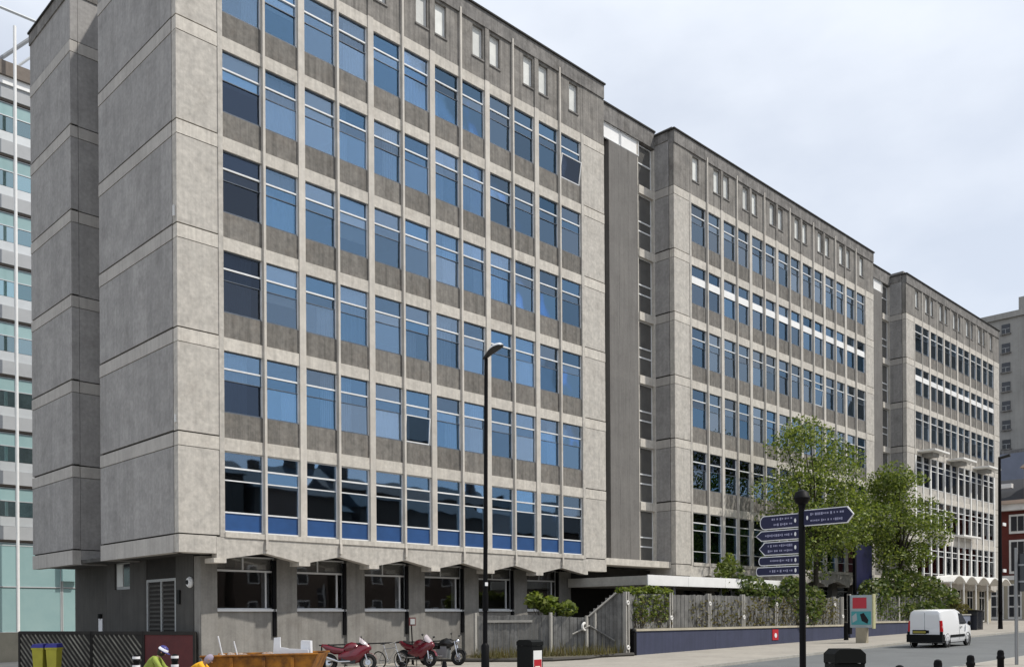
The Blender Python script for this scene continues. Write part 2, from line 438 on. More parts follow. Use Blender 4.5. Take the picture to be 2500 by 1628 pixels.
# ------------------------------------------------------------------ ground, road, pavements
def sheet(name, poly_fn, xs, dz, mat, thick=0.0):
    v, f = [], []
    for x in xs:
        y0, y1 = poly_fn(x)
        v += [(x, y0, gz(x) + dz), (x, y1, gz(x) + dz)]
    for i in range(len(xs) - 1):
        f.append((2*i, 2*i+2, 2*i+3, 2*i+1))
    if thick:
        b = len(v)
        for x in xs:
            y0, y1 = poly_fn(x)
            v += [(x, y0, gz(x) + dz - thick), (x, y1, gz(x) + dz - thick)]
        for i in range(len(xs) - 1):
            f.append((2*i, b+2*i, b+2*i+2, 2*i+2)); f.append((2*i+1, 2*i+3, b+2*i+3, b+2*i+1))
        n = len(xs) - 1
        f.append((0, 1, b+1, b)); f.append((2*n, b+2*n, b+2*n+1, 2*n+1))
    me = bpy.data.meshes.new(name); me.from_pydata(v, [], f); me.materials.append(M[mat]); me.update()
    o = link(name, me); return struct(o)
sheet('ground', lambda x: (-700, 700), [-700, -60, 110, 900], -0.16, 'yard_ground')
def far_kerb(x):
    return -10.5 if x < 14 else (-9.2 if x > 34 else -10.5 + 1.3 * (x - 14) / 20)
NEAR = -17.7
xs_r = [-60, -20, 0, 8, 14, 18, 22, 26, 30, 34, 60, 110]
sheet('road', lambda x: (NEAR, far_kerb(x)), xs_r, -0.11, 'asphalt')
sheet('pavement', lambda x: (far_kerb(x) + 0.14, 60), xs_r, 0.0, 'paving', 0.15)
sheet('kerb', lambda x: (far_kerb(x), far_kerb(x) + 0.136), xs_r, -0.004, 'kerb_stone', 0.15)
sheet('pavement', lambda x: (-60, NEAR - 0.14), xs_r, 0.0, 'paving', 0.15)
sheet('kerb', lambda x: (NEAR - 0.136, NEAR), xs_r, -0.004, 'kerb_stone', 0.15)

# ------------------------------------------------------------------ the office blocks
HEAD0, ST, BAND = 7.715, 3.4, 0.44
MOD = 1.542
NST = 6
ATT0, ROOF = HEAD0 + 5 * ST + BAND, 28.2        # attic storey bottom and parapet top
def head(k): return HEAD0 + ST * k
FRAMES = {}
def frame_mesh(w, h, tr, mat, fr=0.042, mull=None, dark=False):
    key = ('f', round(w, 3), round(h, 3), tuple(tr), mat, mull, dark)
    if key in FRAMES: return FRAMES[key]
    b = MB()
    b.box(0, fr, 0, 0.07, 0, h); b.box(w - fr, w, 0, 0.07, 0, h)
    b.box(fr, w - fr, 0, 0.07, h - fr, h); b.box(fr, w - fr, -0.02, 0.07, 0, fr)
    dk = list(range(12, 24))
    for i, (d, t) in enumerate(tr):
        if i: dk += range(len(b.f), len(b.f) + 6)
        b.box(fr, w - fr, -0.02 if i == 0 else 0.0, 0.07, h - d - t / 2, h - d + t / 2)
    if mull:
        for (mxp, z0, z1) in mull: b.box(mxp - 0.025, mxp + 0.025, 0.0, 0.065, z0, z1)
    me = b.mesh('window_frame', mat)
    if dark:                                  # dark rails, lower transom coloured as its shadow line; white jambs and upper transom
        me.materials.append(M['frame_dark'])
        for i in dk: me.polygons[i].material_index = 1
    FRAMES[key] = me
    return FRAMES[key]
def pane_mesh(w, h, mat):
    key = ('p', round(w, 3), round(h, 3), mat)
    if key not in FRAMES: FRAMES[key] = MB().box(0, w, 0, 0.008, 0, h).mesh('pane', mat)
    return FRAMES[key]
def curtain_mesh(w, h, seed):
    key = ('c', round(w, 2), round(h, 2), seed)
    if key in FRAMES: return FRAMES[key]
    rr = random.Random(seed); n = 26; v = []; f = []
    for i in range(n + 1):
        x = w * i / n; y = 0.035 * math.sin(i * 1.45 + rr.random() * .6)
        v += [(x, y, 0), (x, y * 0.8, h)]
    for i in range(n): f.append((2*i, 2*i+2, 2*i+3, 2*i+1))
    me = bpy.data.meshes.new('curtain'); me.from_pydata(v, [], f); me.materials.append(M['curtain'])
    me.polygons.foreach_set('use_smooth', [True] * len(f)); me.update()
    FRAMES[key] = me
    return me
GLASS_Y = 0.075
def window(parent, x0, w, ztop, zbot, tr, glasses, fmat='frame_white', y=GLASS_Y, skip=(), curt=None, blind=None, dark=False):
    h = ztop - zbot
    wd = link('window', frame_mesh(w, h, tr, fmat, dark=dark), parent, (x0, y, zbot))
    cuts = [0.05] + [d for d, t in tr] + [h - 0.05]
    for i in range(len(cuts) - 1):
        if i in skip: continue
        a, b = cuts[i], cuts[i + 1]
        if i > 0: a += tr[i - 1][1] / 2
        if i < len(tr): b -= tr[i][1] / 2
        mat = glasses[min(i, len(glasses) - 1)]
        nm = 'pane'
        if mat in ('blue_panel', 'white_panel'): nm = 'infill_panel'
        wp = mat == 'white_panel'
        p = link(nm, pane_mesh(w - (0.02 if wp else 0.1), b - a, mat), wd, (x0 + (0.01 if wp else 0.05), y - 0.03 if wp else y + 0.03, ztop - b))
        if nm == 'pane': p.rotation_euler = (R(random.uniform(-.6, .6)), 0, R(random.uniform(-.9, .9)))
    if curt:
        side, cw, ct = curt
        ch = h - ct - 0.06
        link('curtain', curtain_mesh(cw, ch, random.randint(1, 4)), wd, (x0 + (0.06 if side < 0 else w - 0.06 - cw), y + 0.2, zbot + 0.05))
    if blind:
        bt, bh = blind
        box('blind', x0 + 0.07, x0 + w - 0.07, y + 0.12, y + 0.135, ztop - bt - bh, ztop - bt, 'blind', wd)
    return wd

TR_STD = ((0.61, 0.055), (1.0, 0.025))
def office_block(name, label, X0, X1, xw, n, mod, style):
    root = thing(name, label, 'building', (X0, 0, gz(X0)))
    D = 14.2
    xe = xw + n * mod
    S = style
    # floors, back walls, roof
    for k in range(NST + 1):
        z = head(k) + 0.02
        box('floor_slab', X0 + S.get('inset', 0.35), X1 - 0.25, 0.36, D - 0.2, z, z + BAND - 0.04, 'interior_floor', root)
    box('roof', X0 + S.get('inset', 0.35), X1 - 0.1, 0.36, D - 0.25, 27.5, 27.62, 'roof_felt', root)
    box('floor_slab', X0 + S.get('inset', 0.35), X1 - 0.25, 0.42, D - 0.2, 4.42, 4.75, 'interior_floor', root)
    box('rear_wall', X0 + 0.32, X1 - 0.02, D - 0.2, D, 4.45, 27.4, 'wall_concrete', root)
    box('rear_wall', X0 + 2.0, X1 - 0.02, D - 0.2, D, gz(X1), 4.44, 'wall_concrete', root)
    for k in range(NST):
        zb = head(k) - ST + BAND if k else 4.75
        box('room_wall', X0 + 0.3, X1 - 0.3, 5.2, 5.3, zb, head(k), 'interior_wall', root)
        for i in range(0, n + 1, 2):
            if random.random() < 0.75 or i in (0, n):
                box('partition', xw + i * mod - 0.05, xw + i * mod + 0.05, 0.32, 5.2, zb, head(k), 'interior_wall', root)
    # front end piers, one panel per storey, joints open by 3 cm
    mg = 0.17
    for (a, b) in ((X0, xw - mg), (xe + mg, X1)):
        for k in range(NST):
            z0 = 4.84 if k == 0 else head(k - 1) + BAND + 0.05
            box('pier_panel', a, b, 0.0, 0.3, z0, head(k) - 0.02, 'pier_concrete', root)
        box('pier_panel', a, b, 0.0, 0.3, ATT0 + 0.035, 27.45, 'attic_concrete', root)
        box('joint_backing', a + 0.03, b - 0.03, 0.06, 0.28, 4.8, 27.4, 'joint_dark', root)
        for k in range(NST):
            box('end_band', a, b, -0.012, 0.29, head(k), head(k) + BAND, 'band_concrete', root)
    for a in (xw - mg, xe):
        box('margin_strip', a, a + mg, -0.03, 0.3, 4.78, ATT0, 'pier_concrete', root)
    # storey bands bay by bay
    nb = n // 2
    for k in range(NST):
        for b in range(nb):
            a0 = xw + 2 * b * mod
            box('storey_band', a0, a0 + 2 * mod, 0.0, 0.34, head(k), head(k) + BAND, 'band_concrete', root)
    # piers on even lines, fins on odd lines
    for i in range(1, n):
        x = xw + i * mod
        if i % 2 == 0:
            box('pier', x - 0.13, x + 0.13, -0.035, 0.32, 4.79, ATT0 + 0.02, 'fin_concrete', root)
            box('attic_rib', x - 0.12, x + 0.12, -0.035, 0.1, ATT0 + 0.02, 27.6, 'attic_concrete', root)
        else:
            zt = 27.66
            z0 = S.get('white_to', 0)
            if z0:
                box('fin', x - 0.04, x + 0.04, -0.03, 0.26, z0, zt, 'fin_concrete', root)
            else:
                box('fin', x - 0.045, x + 0.045, -0.085, 0.26, 4.55, zt, 'fin_concrete', root)
    if S.get('white_to'):
        for i in range(0, n + 1):
            x = xw + i * mod
            wv = 0.075 if i % 2 else 0.13
            box('white_mullion', x - wv, x + wv, -0.04, 0.25, 4.7, S['white_to'], 'white_fin', root)
    # windows and spandrels
    for k in range(NST):
        H = head(k)
        for i in range(n):
            xl = xw + i * mod + (0.13 if i % 2 == 0 and i > 0 else (0.045 if i % 2 else 0.0))
            xr = xw + (i + 1) * mod - (0.13 if i % 2 == 1 and i < n - 1 else (0.045 if i % 2 == 0 else 0.0))
            spec = S['window'](k, i)
            zb = H - spec.get('h', 2.1)
            window(root, xl, xr - xl, H, zb, spec.get('tr', TR_STD), spec['g'], skip=spec.get('skip', ()), curt=spec.get('curt'), blind=spec.get('blind'), fmat=spec.get('f', 'frame_white'), y=S.get('gy', GLASS_Y), dark=k >= S.get('dark_from', 1))
            if spec.get('open'):
                hh = spec.get('h', 2.1) - 1.02
                sash = link('open_sash', frame_mesh(xr - xl - 0.1, hh, (), 'frame_white'), root, (xl + 0.05, GLASS_Y, zb + 0.02), rot=(R(spec['open']), 0, 0))
                link('pane', pane_mesh(xr - xl - 0.2, hh - 0.1, spec.get('og', 'glass_blue')), sash, (0.05, 0.03, 0.05), local=True)
            if k > 0:
                box('spandrel_panel', xl, xr, S.get('gy', 0.05), 0.33, H - ST + BAND, zb, S.get('spandrel', 'spandrel_aggregate') if k >= S.get('pale_to', 0) else 'pier_concrete', root)
    # attic storey: one panel per module with a slit beside the pier line
    sl0, sl1, sz0, sz1 = 0.2, 0.80, 26.0, 27.33
    for i in range(n):
        x0, x1 = xw + i * mod, xw + (i + 1) * mod
        if i % 2 == 0: a, b = x0 + sl0, x0 + sl1
        else: a, b = x1 - sl1, x1 - sl0
        mb = MB()
        mb.box(0, a - x0, 0, 0.3, 0, 2.5).box(b - x0, mod, 0, 0.3, 0, 2.5)
        mb.box(a - x0, b - x0, 0, 0.3, 0, sz0 - ATT0).box(a - x0, b - x0, 0, 0.3, sz1 - ATT0, 2.5)
        key = ('attic', i % 2, round(mod, 3))
        if key not in FRAMES: FRAMES[key] = mb.mesh('attic_panel', 'attic_concrete')
        link('attic_panel', FRAMES[key], root, (x0, 0.02, ATT0))
        wd = link('slit_window', frame_mesh(b - a, sz1 - sz0, (), 'frame_white', fr=0.04), root, (a, 0.13, sz0))
        link('pane', pane_mesh(b - a - 0.08, sz1 - sz0 - 0.08, 'slit_panel'), wd, (a + 0.04, 0.16, sz0 + 0.04))
        box('slit_sill', a - 0.05, b + 0.05, -0.02, 0.12, sz0 - 0.07, sz0, 'coping_concrete', root)
    box('margin_strip', xw - mg, xw, 0.01, 0.3, ATT0, 27.45, 'attic_concrete', root)
    box('margin_strip', xe, xe + mg, 0.01, 0.3, ATT0, 27.45, 'attic_concrete', root)
    # parapet
    nseg = 2 * nb // 2
    seg = (X1 - X0) / nseg
    for i in range(nseg):
        box('parapet_unit', X0 + i * seg, X0 + (i + 1) * seg - 0.012, -0.05, 0.35, 27.45, ROOF - 0.07, 'coping_concrete', root)
    box('coping', X0 - 0.09, X1 + 0.04, -0.12, 0.42, ROOF - 0.07, ROOF, 'joint_dark', root)
    return root, xe

CUR = random.Random(5)
def near_window(k, i):
    d = dict(g=['glass_blue'], h=2.1)
    if k == 0:
        d = dict(g=['glass_blue', 'glass_blue', 'glass_blue', 'blue_panel'], h=2.75, tr=((0.56, 0.055), (0.99, 0.04), (2.08, 0.05)))
        if i == 8: d['blind'] = (0.99, 1.05)
        elif CUR.random() < 0.15: d['curt'] = (1, 0.5, 1.1) if False else None
        return d
    if i == 0 and 1 <= k <= 4: d['g'] = ['glass_dark'] if k in (2, 3) else ['glass_blue', 'glass_blue', 'glass_dark']
    r = CUR.random()
    if r < 0.58: d['curt'] = (random.choice((-1, 1)), random.uniform(0.3, 1.25), random.choice((0.05, 0.05, 1.0)))
    elif r < 0.76: d['blind'] = (0.06, random.uniform(0.4, 1.6))
    if (k, i) == (2, 7): d['blind'] = (1.02, 1.02); d.pop('curt', None)
    if (k, i) == (1, 5): d['skip'] = (2,); d['open'] = 4
    if (k, i) == (5, 11): d['skip'] = (2,); d['open'] = 9; d['og'] = 'glass_dark'
    return d
near, xe1 = office_block('office_block', 'nearest and largest-looking concrete office block with blue panels under its lowest windows', 0.0, 21.85, 1.622, 12, MOD, dict(window=near_window, inset=1.9))

def mid_window(k, i):
    d = dict(g=['glass_blue'] if CUR.random() < 0.6 and k != 5 else ['glass_grey'], h=2.1)
    if k == 0: return dict(g=['glass_dark', 'glass_blue', 'glass_blue'], h=2.85, tr=((0.56, 0.055), (0.99, 0.04), (2.15, 0.03)))
    if k == 1: d['g'] = ['glass_dark', 'glass_dark', 'glass_blue']  # darker glass low down stands in for buildings mirrored in these panes
    if k == 4: d['g'] = ['glass_blue', 'white_panel', 'glass_blue']
    if k == 5 and i >= 10: d['g'] = ['glass_grey']; d['blind'] = (0.65, random.uniform(0.8, 1.3))
    r = CUR.random()
    if r < 0.5: d['curt'] = (random.choice((-1, 1)), random.uniform(0.3, 1.25), 0.05)
    elif r < 0.7 and k != 4: d['blind'] = (0.06, random.uniform(0.5, 1.2))
    if (k, i) == (3, 9): d['skip'] = (2,); d['open'] = 4
    if (k, i) == (4, 11): d['blind'] = (1.02, 1.0)
    return d
mid, xe2 = office_block('office_block', 'middle concrete office block behind the near tree, white strip across its fifth floor', 27.7, 52.25, 29.3, 14, MOD, dict(window=mid_window))

def far_window(k, i):
    d = dict(g=['glass_grey'], h=2.1)
    if k < 3: return dict(g=['glass_shop', 'glass_shop', 'glass_shop'], h=2.45, tr=((0.56, 0.06), (0.99, 0.05)))
    if k == 4: d['g'] = ['glass_grey', 'white_panel', 'glass_grey']
    r = CUR.random()
    if r < 0.5: d['curt'] = (random.choice((-1, 1)), random.uniform(0.5, 1.2), 0.05)
    return d
MOD3 = 1.479
far, xe3 = office_block('office_block', 'far concrete office block with white mullions on its lower floors, beside the brick house', 58.0, 78.85, 59.62, 12, MOD3, dict(window=far_window, white_to=14.45, pale_to=3, dark_from=3, gy=0.035))

# --- end walls
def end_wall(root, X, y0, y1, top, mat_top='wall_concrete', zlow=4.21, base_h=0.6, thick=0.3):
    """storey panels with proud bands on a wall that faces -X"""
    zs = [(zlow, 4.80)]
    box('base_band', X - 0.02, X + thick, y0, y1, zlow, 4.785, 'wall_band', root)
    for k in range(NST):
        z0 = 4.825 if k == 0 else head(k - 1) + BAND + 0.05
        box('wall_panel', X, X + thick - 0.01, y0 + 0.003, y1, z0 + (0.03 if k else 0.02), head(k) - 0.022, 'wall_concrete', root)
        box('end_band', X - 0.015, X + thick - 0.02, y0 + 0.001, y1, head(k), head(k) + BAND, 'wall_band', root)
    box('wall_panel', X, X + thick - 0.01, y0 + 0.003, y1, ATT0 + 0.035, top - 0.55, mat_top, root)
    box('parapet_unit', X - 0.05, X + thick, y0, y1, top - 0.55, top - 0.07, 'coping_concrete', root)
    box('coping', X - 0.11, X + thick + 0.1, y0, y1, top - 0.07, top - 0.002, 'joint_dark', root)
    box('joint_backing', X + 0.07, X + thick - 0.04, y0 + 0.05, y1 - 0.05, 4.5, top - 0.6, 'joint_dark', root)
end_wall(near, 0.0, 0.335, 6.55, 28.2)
end_wall(near, 0.0, 9.43, 14.2, 27.52)
# the slot between the two wings
box('slot_back_wall', 1.6, 1.8, 6.55, 9.73, 4.21, 27.3, 'wall_concrete', near)
box('slot_side_wall', 0.31, 1.6, 6.25, 6.54, 4.21, 27.4, 'wall_concrete', near)
for k in range(NST):
    z0 = 4.825 if k == 0 else head(k - 1) + BAND + 0.05
    box('wall_panel', 0.305, 1.6, 9.44, 9.7, z0, head(k) - 0.018, 'wall_concrete', near)
    box('end_band', 0.305, 1.6, 9.42, 9.7, head(k), head(k) + BAND, 'wall_band', near)
box('wall_panel', 0.305, 1.6, 9.44, 9.7, ATT0 + 0.035, 27.0, 'wall_concrete', near)
box('parapet_unit', 0.305, 1.6, 9.40, 9.7, 27.0, 27.5, 'coping_concrete', near)
box('base_band', 0.305, 1.6, 9.41, 9.7, 4.21, 4.79, 'wall_concrete', near)
end_wall(mid, 27.7, 0.335, 6.0, 28.2)
end_wall(far, 58.0, 0.335, 6.0, 28.2)
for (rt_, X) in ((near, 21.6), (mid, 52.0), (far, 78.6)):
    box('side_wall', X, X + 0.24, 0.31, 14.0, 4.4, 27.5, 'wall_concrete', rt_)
# soffits
box('soffit', 0.3, 3.4, 1.6, 14.1, 4.26, 4.40, 'undercroft_paint_shade', near)
# small white bracket left at the corner of the end wall
box('bracket', -0.06, 0.0, 0.12, 0.18, head(2) + BAND + 0.25, head(2) + BAND + 0.6, 'white_panel', near)
box('bracket', -0.05, 0.0, 0.10, 0.15, head(0) + BAND + 0.3, head(0) + BAND + 0.55, 'white_panel', near)

# --- folded edge beam, ledge and corbels below the first floor
def edge_beam(root, X0, X1, xw, n, mod, corbels=True):
    xe = xw + n * mod
    nb = n // 2
    box('ledge', xw, xe, -0.06, 0.34, 4.77, 4.95, 'band_concrete', root)
    box('edge_beam', X0, xw - 0.3, -0.01, 0.6, 4.21, 4.795, 'pier_concrete', root)
    box('edge_beam', xe + 0.3, X1, -0.01, 0.6, 4.21, 4.795, 'pier_concrete', root)
    xs = [xw - 0.3 if b == 0 else xw + 2 * b * mod for b in range(nb)] + [xe + 0.3]
    for b in range(nb):
        a, c = xs[b], xs[b + 1]
        mid_ = (xw + (2 * b + 1) * mod)
        pts = [(a, -0.02, 4.77), (c, -0.02, 4.77), (c, -0.02, 4.03), (c - 0.22, -0.02, 4.03), (mid_, -0.02, 4.29), (a + 0.22, -0.02, 4.03), (a, -0.02, 4.03)]
        MB().prism([Vector(p) - Vector((a, 0, 4.0)) for p in pts], (0, 0.36, 0)).build('edge_beam', 'pier_concrete', root, (a, 0, 4.0))
    box('soffit', X0 + 0.31, X1, 0.61, 1.75, 4.33, 4.41, 'undercroft_paint_shade', root)  # dark plate, shade behind the beam put into its colour
    if corbels:
        for b in range(nb):
            x = xw + 2 * b * mod - (0.2 if b == 0 else 0)
            box('corbel', x - 0.23, x + 0.23, -0.05, 0.6, 3.90, 4.06, 'band_concrete', root)
    for i in range(1, n, 2):
        x = xw + i * mod
        box('fin_foot', x - 0.045, x + 0.045, -0.12, -0.021, 4.40, 4.77, 'fin_concrete', root)
edge_beam(near, 0.0, 21.85, 1.622, 12, MOD)
edge_beam(mid, 27.7, 52.25, 29.3, 14, MOD)
edge_beam(far, 58.0, 78.85, 59.62, 12, MOD3, corbels=False)

# --- ground floor of the near block
GY = 1.2
for b in range(7):
    x = 1.622 + 2 * b * MOD
    a, c = (1.34, 1.95) if b == 0 else (x - 0.40, x + 0.44)
    box('ground_pier', a, c, GY, GY + 0.5, 0.0, 4.2, 'ground_floor_render', near)
    box('downpipe', a - 0.14, a - 0.03, GY + 0.02, GY + 0.13, 1.35, 4.15, 'black_metal', near) if b else None
    if b < 6:
        x2 = 1.622 + 2 * (b + 1) * MOD - 0.40
        box('apron_wall', c, x2, GY + 0.1, GY + 0.4, 0.0, 2.27, 'ground_floor_render', near)
        box('sill', c - 0.03, x2 + 0.02, GY + 0.02, GY + 0.32, 2.27, 2.35, 'frame_white', near)
        wd = link('window', frame_mesh(x2 - c, 1.9, ((0.52, 0.07),), 'frame_white', mull=(((x2 - c) * 0.47, 1.38, 1.85), ((x2 - c) * 0.86, 0.05, 1.38))), near, (c, GY + 0.22, 2.35))
        link('pane', pane_mesh(x2 - c - 0.1, 0.42, 'glass_shop'), wd, (c + 0.05, GY + 0.26, 2.35 + 1.42))
        link('pane', pane_mesh(x2 - c - 0.1, 1.30, 'glass_shop'), wd, (c + 0.05, GY + 0.26, 2.35 + 0.05))
        box('blind', c + 0.06, x2 - 0.06, GY + 0.33, GY + 0.35, 3.80 - 0.1 * (b % 2), 4.22, 'blind', wd)
        if b % 3 != 1: link('curtain', curtain_mesh(0.3, 1.35, 1 + b % 4), wd, (x2 - 0.4, GY + 0.42, 2.38))
        if b in (1, 2, 3): box('paper_stack', c + 0.25 * b, c + 0.25 * b + 0.28, GY + 0.34, GY + 0.5, 2.36, 2.46, 'white_board', wd)
    box('plinth', a - 0.01 if b else a, c + 0.01, GY - 0.02, GY + 0.02, 0.0, 2.2, 'ground_floor_render', near)
box('room_wall', 1.7, 21.0, 5.0, 5.1, 0.0, 4.3, 'interior_wall', near)
# undercroft side wall that faces left
box('undercroft_wall', 1.34, 1.60, 1.75, 3.15, 0.0, 4.26, 'undercroft_paint_shade', near)
box('undercroft_wall', 1.34, 1.60, 5.65, 9.5, 0.0, 3.2, 'undercroft_paint_shade', near)
box('undercroft_wall', 1.34, 1.60, 5.65, 7.2, 3.2, 4.26, 'undercroft_paint_shade', near)
box('undercroft_wall', 1.34, 1.60, 8.7, 9.5, 3.2, 4.26, 'undercroft_paint_shade', near)
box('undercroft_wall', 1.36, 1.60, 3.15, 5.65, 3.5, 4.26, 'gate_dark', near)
box('undercroft_wall', 1.75, 1.95, 9.5, 14.2, 0.0, 4.26, 'undercroft_paint_shade', near)
box('undercroft_wall', 1.35, 1.95, 9.3, 9.49, 0.0, 4.26, 'undercroft_paint_shade', near)
wd = box('window', 1.42, 1.47, 7.2, 8.7, 3.2, 4.26, 'frame_grey', near)
box('pane', 1.39, 1.415, 7.32, 7.9, 3.32, 4.2, 'window_dark', wd); box('pane', 1.39, 1.415, 8.0, 8.58, 3.32, 4.2, 'slit_panel', wd)
door = box('louvred_door', 1.40, 1.50, 3.15, 5.65, 0.0, 3.5, 'gate_dark', near)
for y in (3.15, 4.33, 5.55):
    box('door_frame', 1.34, 1.41, y, y + 0.10, 0.0, 3.5, 'frame_grey', door)
box('door_frame', 1.341, 1.409, 3.25, 5.55, 3.4, 3.5, 'frame_grey', door)
for y in (3.29, 4.47):
    for q in range(18):
        box('louvre', 1.37, 1.40, y, y + 1.02, 0.5 + q * 0.16, 0.5 + q * 0.16 + 0.07, 'undercroft_paint_shade', door)
dm = MB().lathe((0, 0, 0), [(0.02, 0), (0.19, 0.0), (0.2, 0.05), (0.15, 0.12), (0.03, 0.14)], 16).build('wall_lamp', 'frame_white', near, (1.34, 1.95, 3.3), rot=(0, R(-90), 0))
MB().lathe((0, 0, 0), [(0.02, 0.0), (0.08, 0.0), (0.08, 0.03)], 12).build('lamp_lens', 'dark_plastic', dm, (0, 0, 0.13), local=True)
box('meter_box', 1.28, 1.34, 2.75, 2.95, 2.55, 3.05, 'dark_plastic', near)

# --- sashes standing open on the hidden side wall of the near block
for k in range(NST):
    for dz, s in ((-0.9, 1), (-2.1, 0.7)):
        if random.random() < 0.8:
            MB().prism([(0, 0, 0.5 * s), (0.38 * s, 0, -0.45 * s), (0.42 * s, 0, -0.45 * s), (0.05, 0, 0.5 * s)], (0, 0.9, 0)).build('open_sash', 'white_panel', near, (21.845, 0.5, head(k) + dz))

# ------------------------------------------------------------------ link towers between the blocks
def link_tower(label, XA, XB, xs0, xs1):
    root = thing('stair_tower', label, 'tower', (XA, 1.27, gz(XA)))
    y = 1.27
    box('stair_wall', xs0, xs1, y, y + 0.3, 4.94, 26.66, 'stair_concrete', root)
    for q in range(1, 3):
        xx = xs0 + (xs1 - xs0) * q / 3
        box('wall_joint', xx - 0.012, xx + 0.012, y - 0.004, y + 0.01, 4.95, 26.6, 'coping_concrete', root)
    box('rear_wall', XA + 0.02, XB - 0.02, 9.0, 9.2, 0.5, 27.4, 'wall_concrete', root)
    box('roof_band', XA + 0.02, XB - 0.02, y - 0.06, y + 0.4, 27.47, 28.36, 'coping_concrete', root)
    box('coping', XA + 0.02, XB - 0.02, y - 0.12, y + 0.5, 28.36, 28.44, 'joint_dark', root)
    box('roof', XA + 0.02, XB - 0.02, y + 0.4, 9.0, 27.6, 27.7, 'roof_felt', root)
    wx0, wx1 = XA + 1.4, xs1 + 0.15
    mid_ = (wx0 + wx1) / 2
    for a, b in ((wx0, mid_ - 0.03), (mid_ + 0.03, wx1)):
        wd = link('window', frame_mesh(b - a, 0.81, (), 'frame_white'), root, (a, y + 0.02, 26.66))
        link('pane', pane_mesh(b - a - 0.1, 0.71, 'white_panel'), wd, (a + 0.05, y + 0.06, 26.71))
    box('gap_wall', XA + 0.02, xs0, y + 0.9, y + 1.1, 4.5, 27.4, 'gate_dark', root)
    box('base_slab', XA + 0.02, XB - 0.02, 0.3, y + 0.35, 4.6, 4.93, 'band_concrete', root)
    # the glazed strip
    a, b = xs1 + 0.12, XB - 0.12
    box('strip_jamb', xs1, a, y + 0.05, y + 0.35, 4.94, 27.4, 'band_concrete', root)
    box('strip_jamb', b, XB - 0.01, y - 0.02, y + 0.35, 4.94, 27.4, 'band_concrete', root)
    for k in range(NST + 1):
        H = head(k) if k < NST else 27.4
        zb = 4.95 if k == 0 else head(k - 1) + BAND
        if k < NST: box('storey_band', a, b, y - 0.01, y + 0.35, H, H + BAND, 'band_concrete', root)
        h = H - zb
        wd = link('window', frame_mesh(b - a, h, ((1.45, 0.07), (1.95, 0.07)) if k < NST else ((1.0, 0.07),), 'frame_white'), root, (a, y + 0.15, zb))
        cuts = [0.05, 1.45, 1.95, h - 0.05] if k < NST else [0.05, 1.0, h - 0.05]
        for q in range(len(cuts) - 1):
            link('pane', pane_mesh(b - a - 0.1, cuts[q + 1] - cuts[q] - 0.05, 'link_panel'), wd, (a + 0.05, y + 0.18, H - cuts[q + 1] + 0.02))
    box('room_wall', XA + 0.3, XB - 0.3, 5.0, 5.1, 4.6, 27.3, 'interior_wall', root)
    return root
link_tower('recessed grey stair tower between the nearest and the middle office block', 21.85, 27.7, 23.79, 26.2)
link_tower('recessed grey stair tower between the middle and the far office block', 52.25, 58.0, 54.1, 56.6)

# --- entrance canopy
cn = thing('entrance_canopy', 'flat entrance canopy with white front edge jutting out below the stair tower', 'canopy', (20.3, -3.7, 3.42))
box('canopy_slab', 20.3, 33.0, -3.66, 1.15, 3.44, 3.86, 'kerb_stone', cn)
for q in range(4):
    box('fascia_panel', 20.28 + q * 3.19, 20.28 + q * 3.19 + 3.17, -3.72, -3.662, 3.41, 3.89, 'white_panel', cn)
for x in (23.0, 27.0, 31.5): MB().tube([(x, -3.2, gz(x)), (x, -3.2, 3.45)], 0.08, 10).build('column', 'galv', cn, smooth=True)
box('entrance_wall', 20.5, 27.5, 1.6, 1.8, gz(24), 4.5, 'gate_dark', cn)

# --- ground floors of the middle and far blocks
box('ground_wall', 27.9, 52.1, 1.3, 1.5, 0.4, 4.3, 'undercroft_paint_shade', mid)
for b in range(8):
    x = 29.3 + 2 * b * MOD
    box('ground_pier', x - 0.4, x + 0.4, 0.9, 1.29, 0.4, 4.25, 'ground_floor_render', mid)
    if b < 7:
        wd = link('window', frame_mesh(2.28, 1.8, ((0.52, 0.07),), 'frame_grey'), mid, (x + 0.4, 1.18, 2.4))
        link('pane', pane_mesh(2.18, 1.2, 'glass_dark'), wd, (x + 0.45, 1.21, 2.45)); link('pane', pane_mesh(2.18, 0.42, 'glass_dark'), wd, (x + 0.45, 1.21, 3.72))
box('ground_wall', 58.1, 78.7, 1.0, 1.2, 0.9, 4.3, 'ground_floor_render', far)
for b in range(7):
    x = 59.62 + 2 * b * MOD3
    box('ground_pier', x - 0.35, x + 0.35, 0.45, 0.99, 0.9, 4.25, 'cream_stone', far)
    if b < 6:
        wd = link('window', frame_mesh(2.25, 2.9, ((0.75, 0.08), (1.9, 0.08)), 'white_fin', fr=0.09, mull=((0.75, 0, 2.9), (1.5, 0, 2.9))), far, (x + 0.35, 0.75, 1.35))
        for q, (za, hh) in enumerate(((0.06, 0.9), (1.04, 1.06), (2.18, 0.66))):
            link('pane', pane_mesh(2.08, hh, 'glass_dark'), wd, (x + 0.43, 0.79, 1.35 + za))
# thin ledges on the far block
for (a, b, z) in ((60.0, 63.0, 14.72), (66.0, 69.0, 14.72), (72.0, 75.0, 14.72), (61.9, 65.7, 8.55), (67.8, 71.9, 8.55)):
    pr_ = 1.35 if z > 10 else 0.7
    box('ledge', a, b, -pr_, -0.02, z, z + 0.13, 'white_fin', far)
    if z > 10: box('ledge_bracket', a + 0.9, b - 0.9, -pr_ + 0.5, -0.02, z - 0.3, z - 0.005, 'far_stone', far)
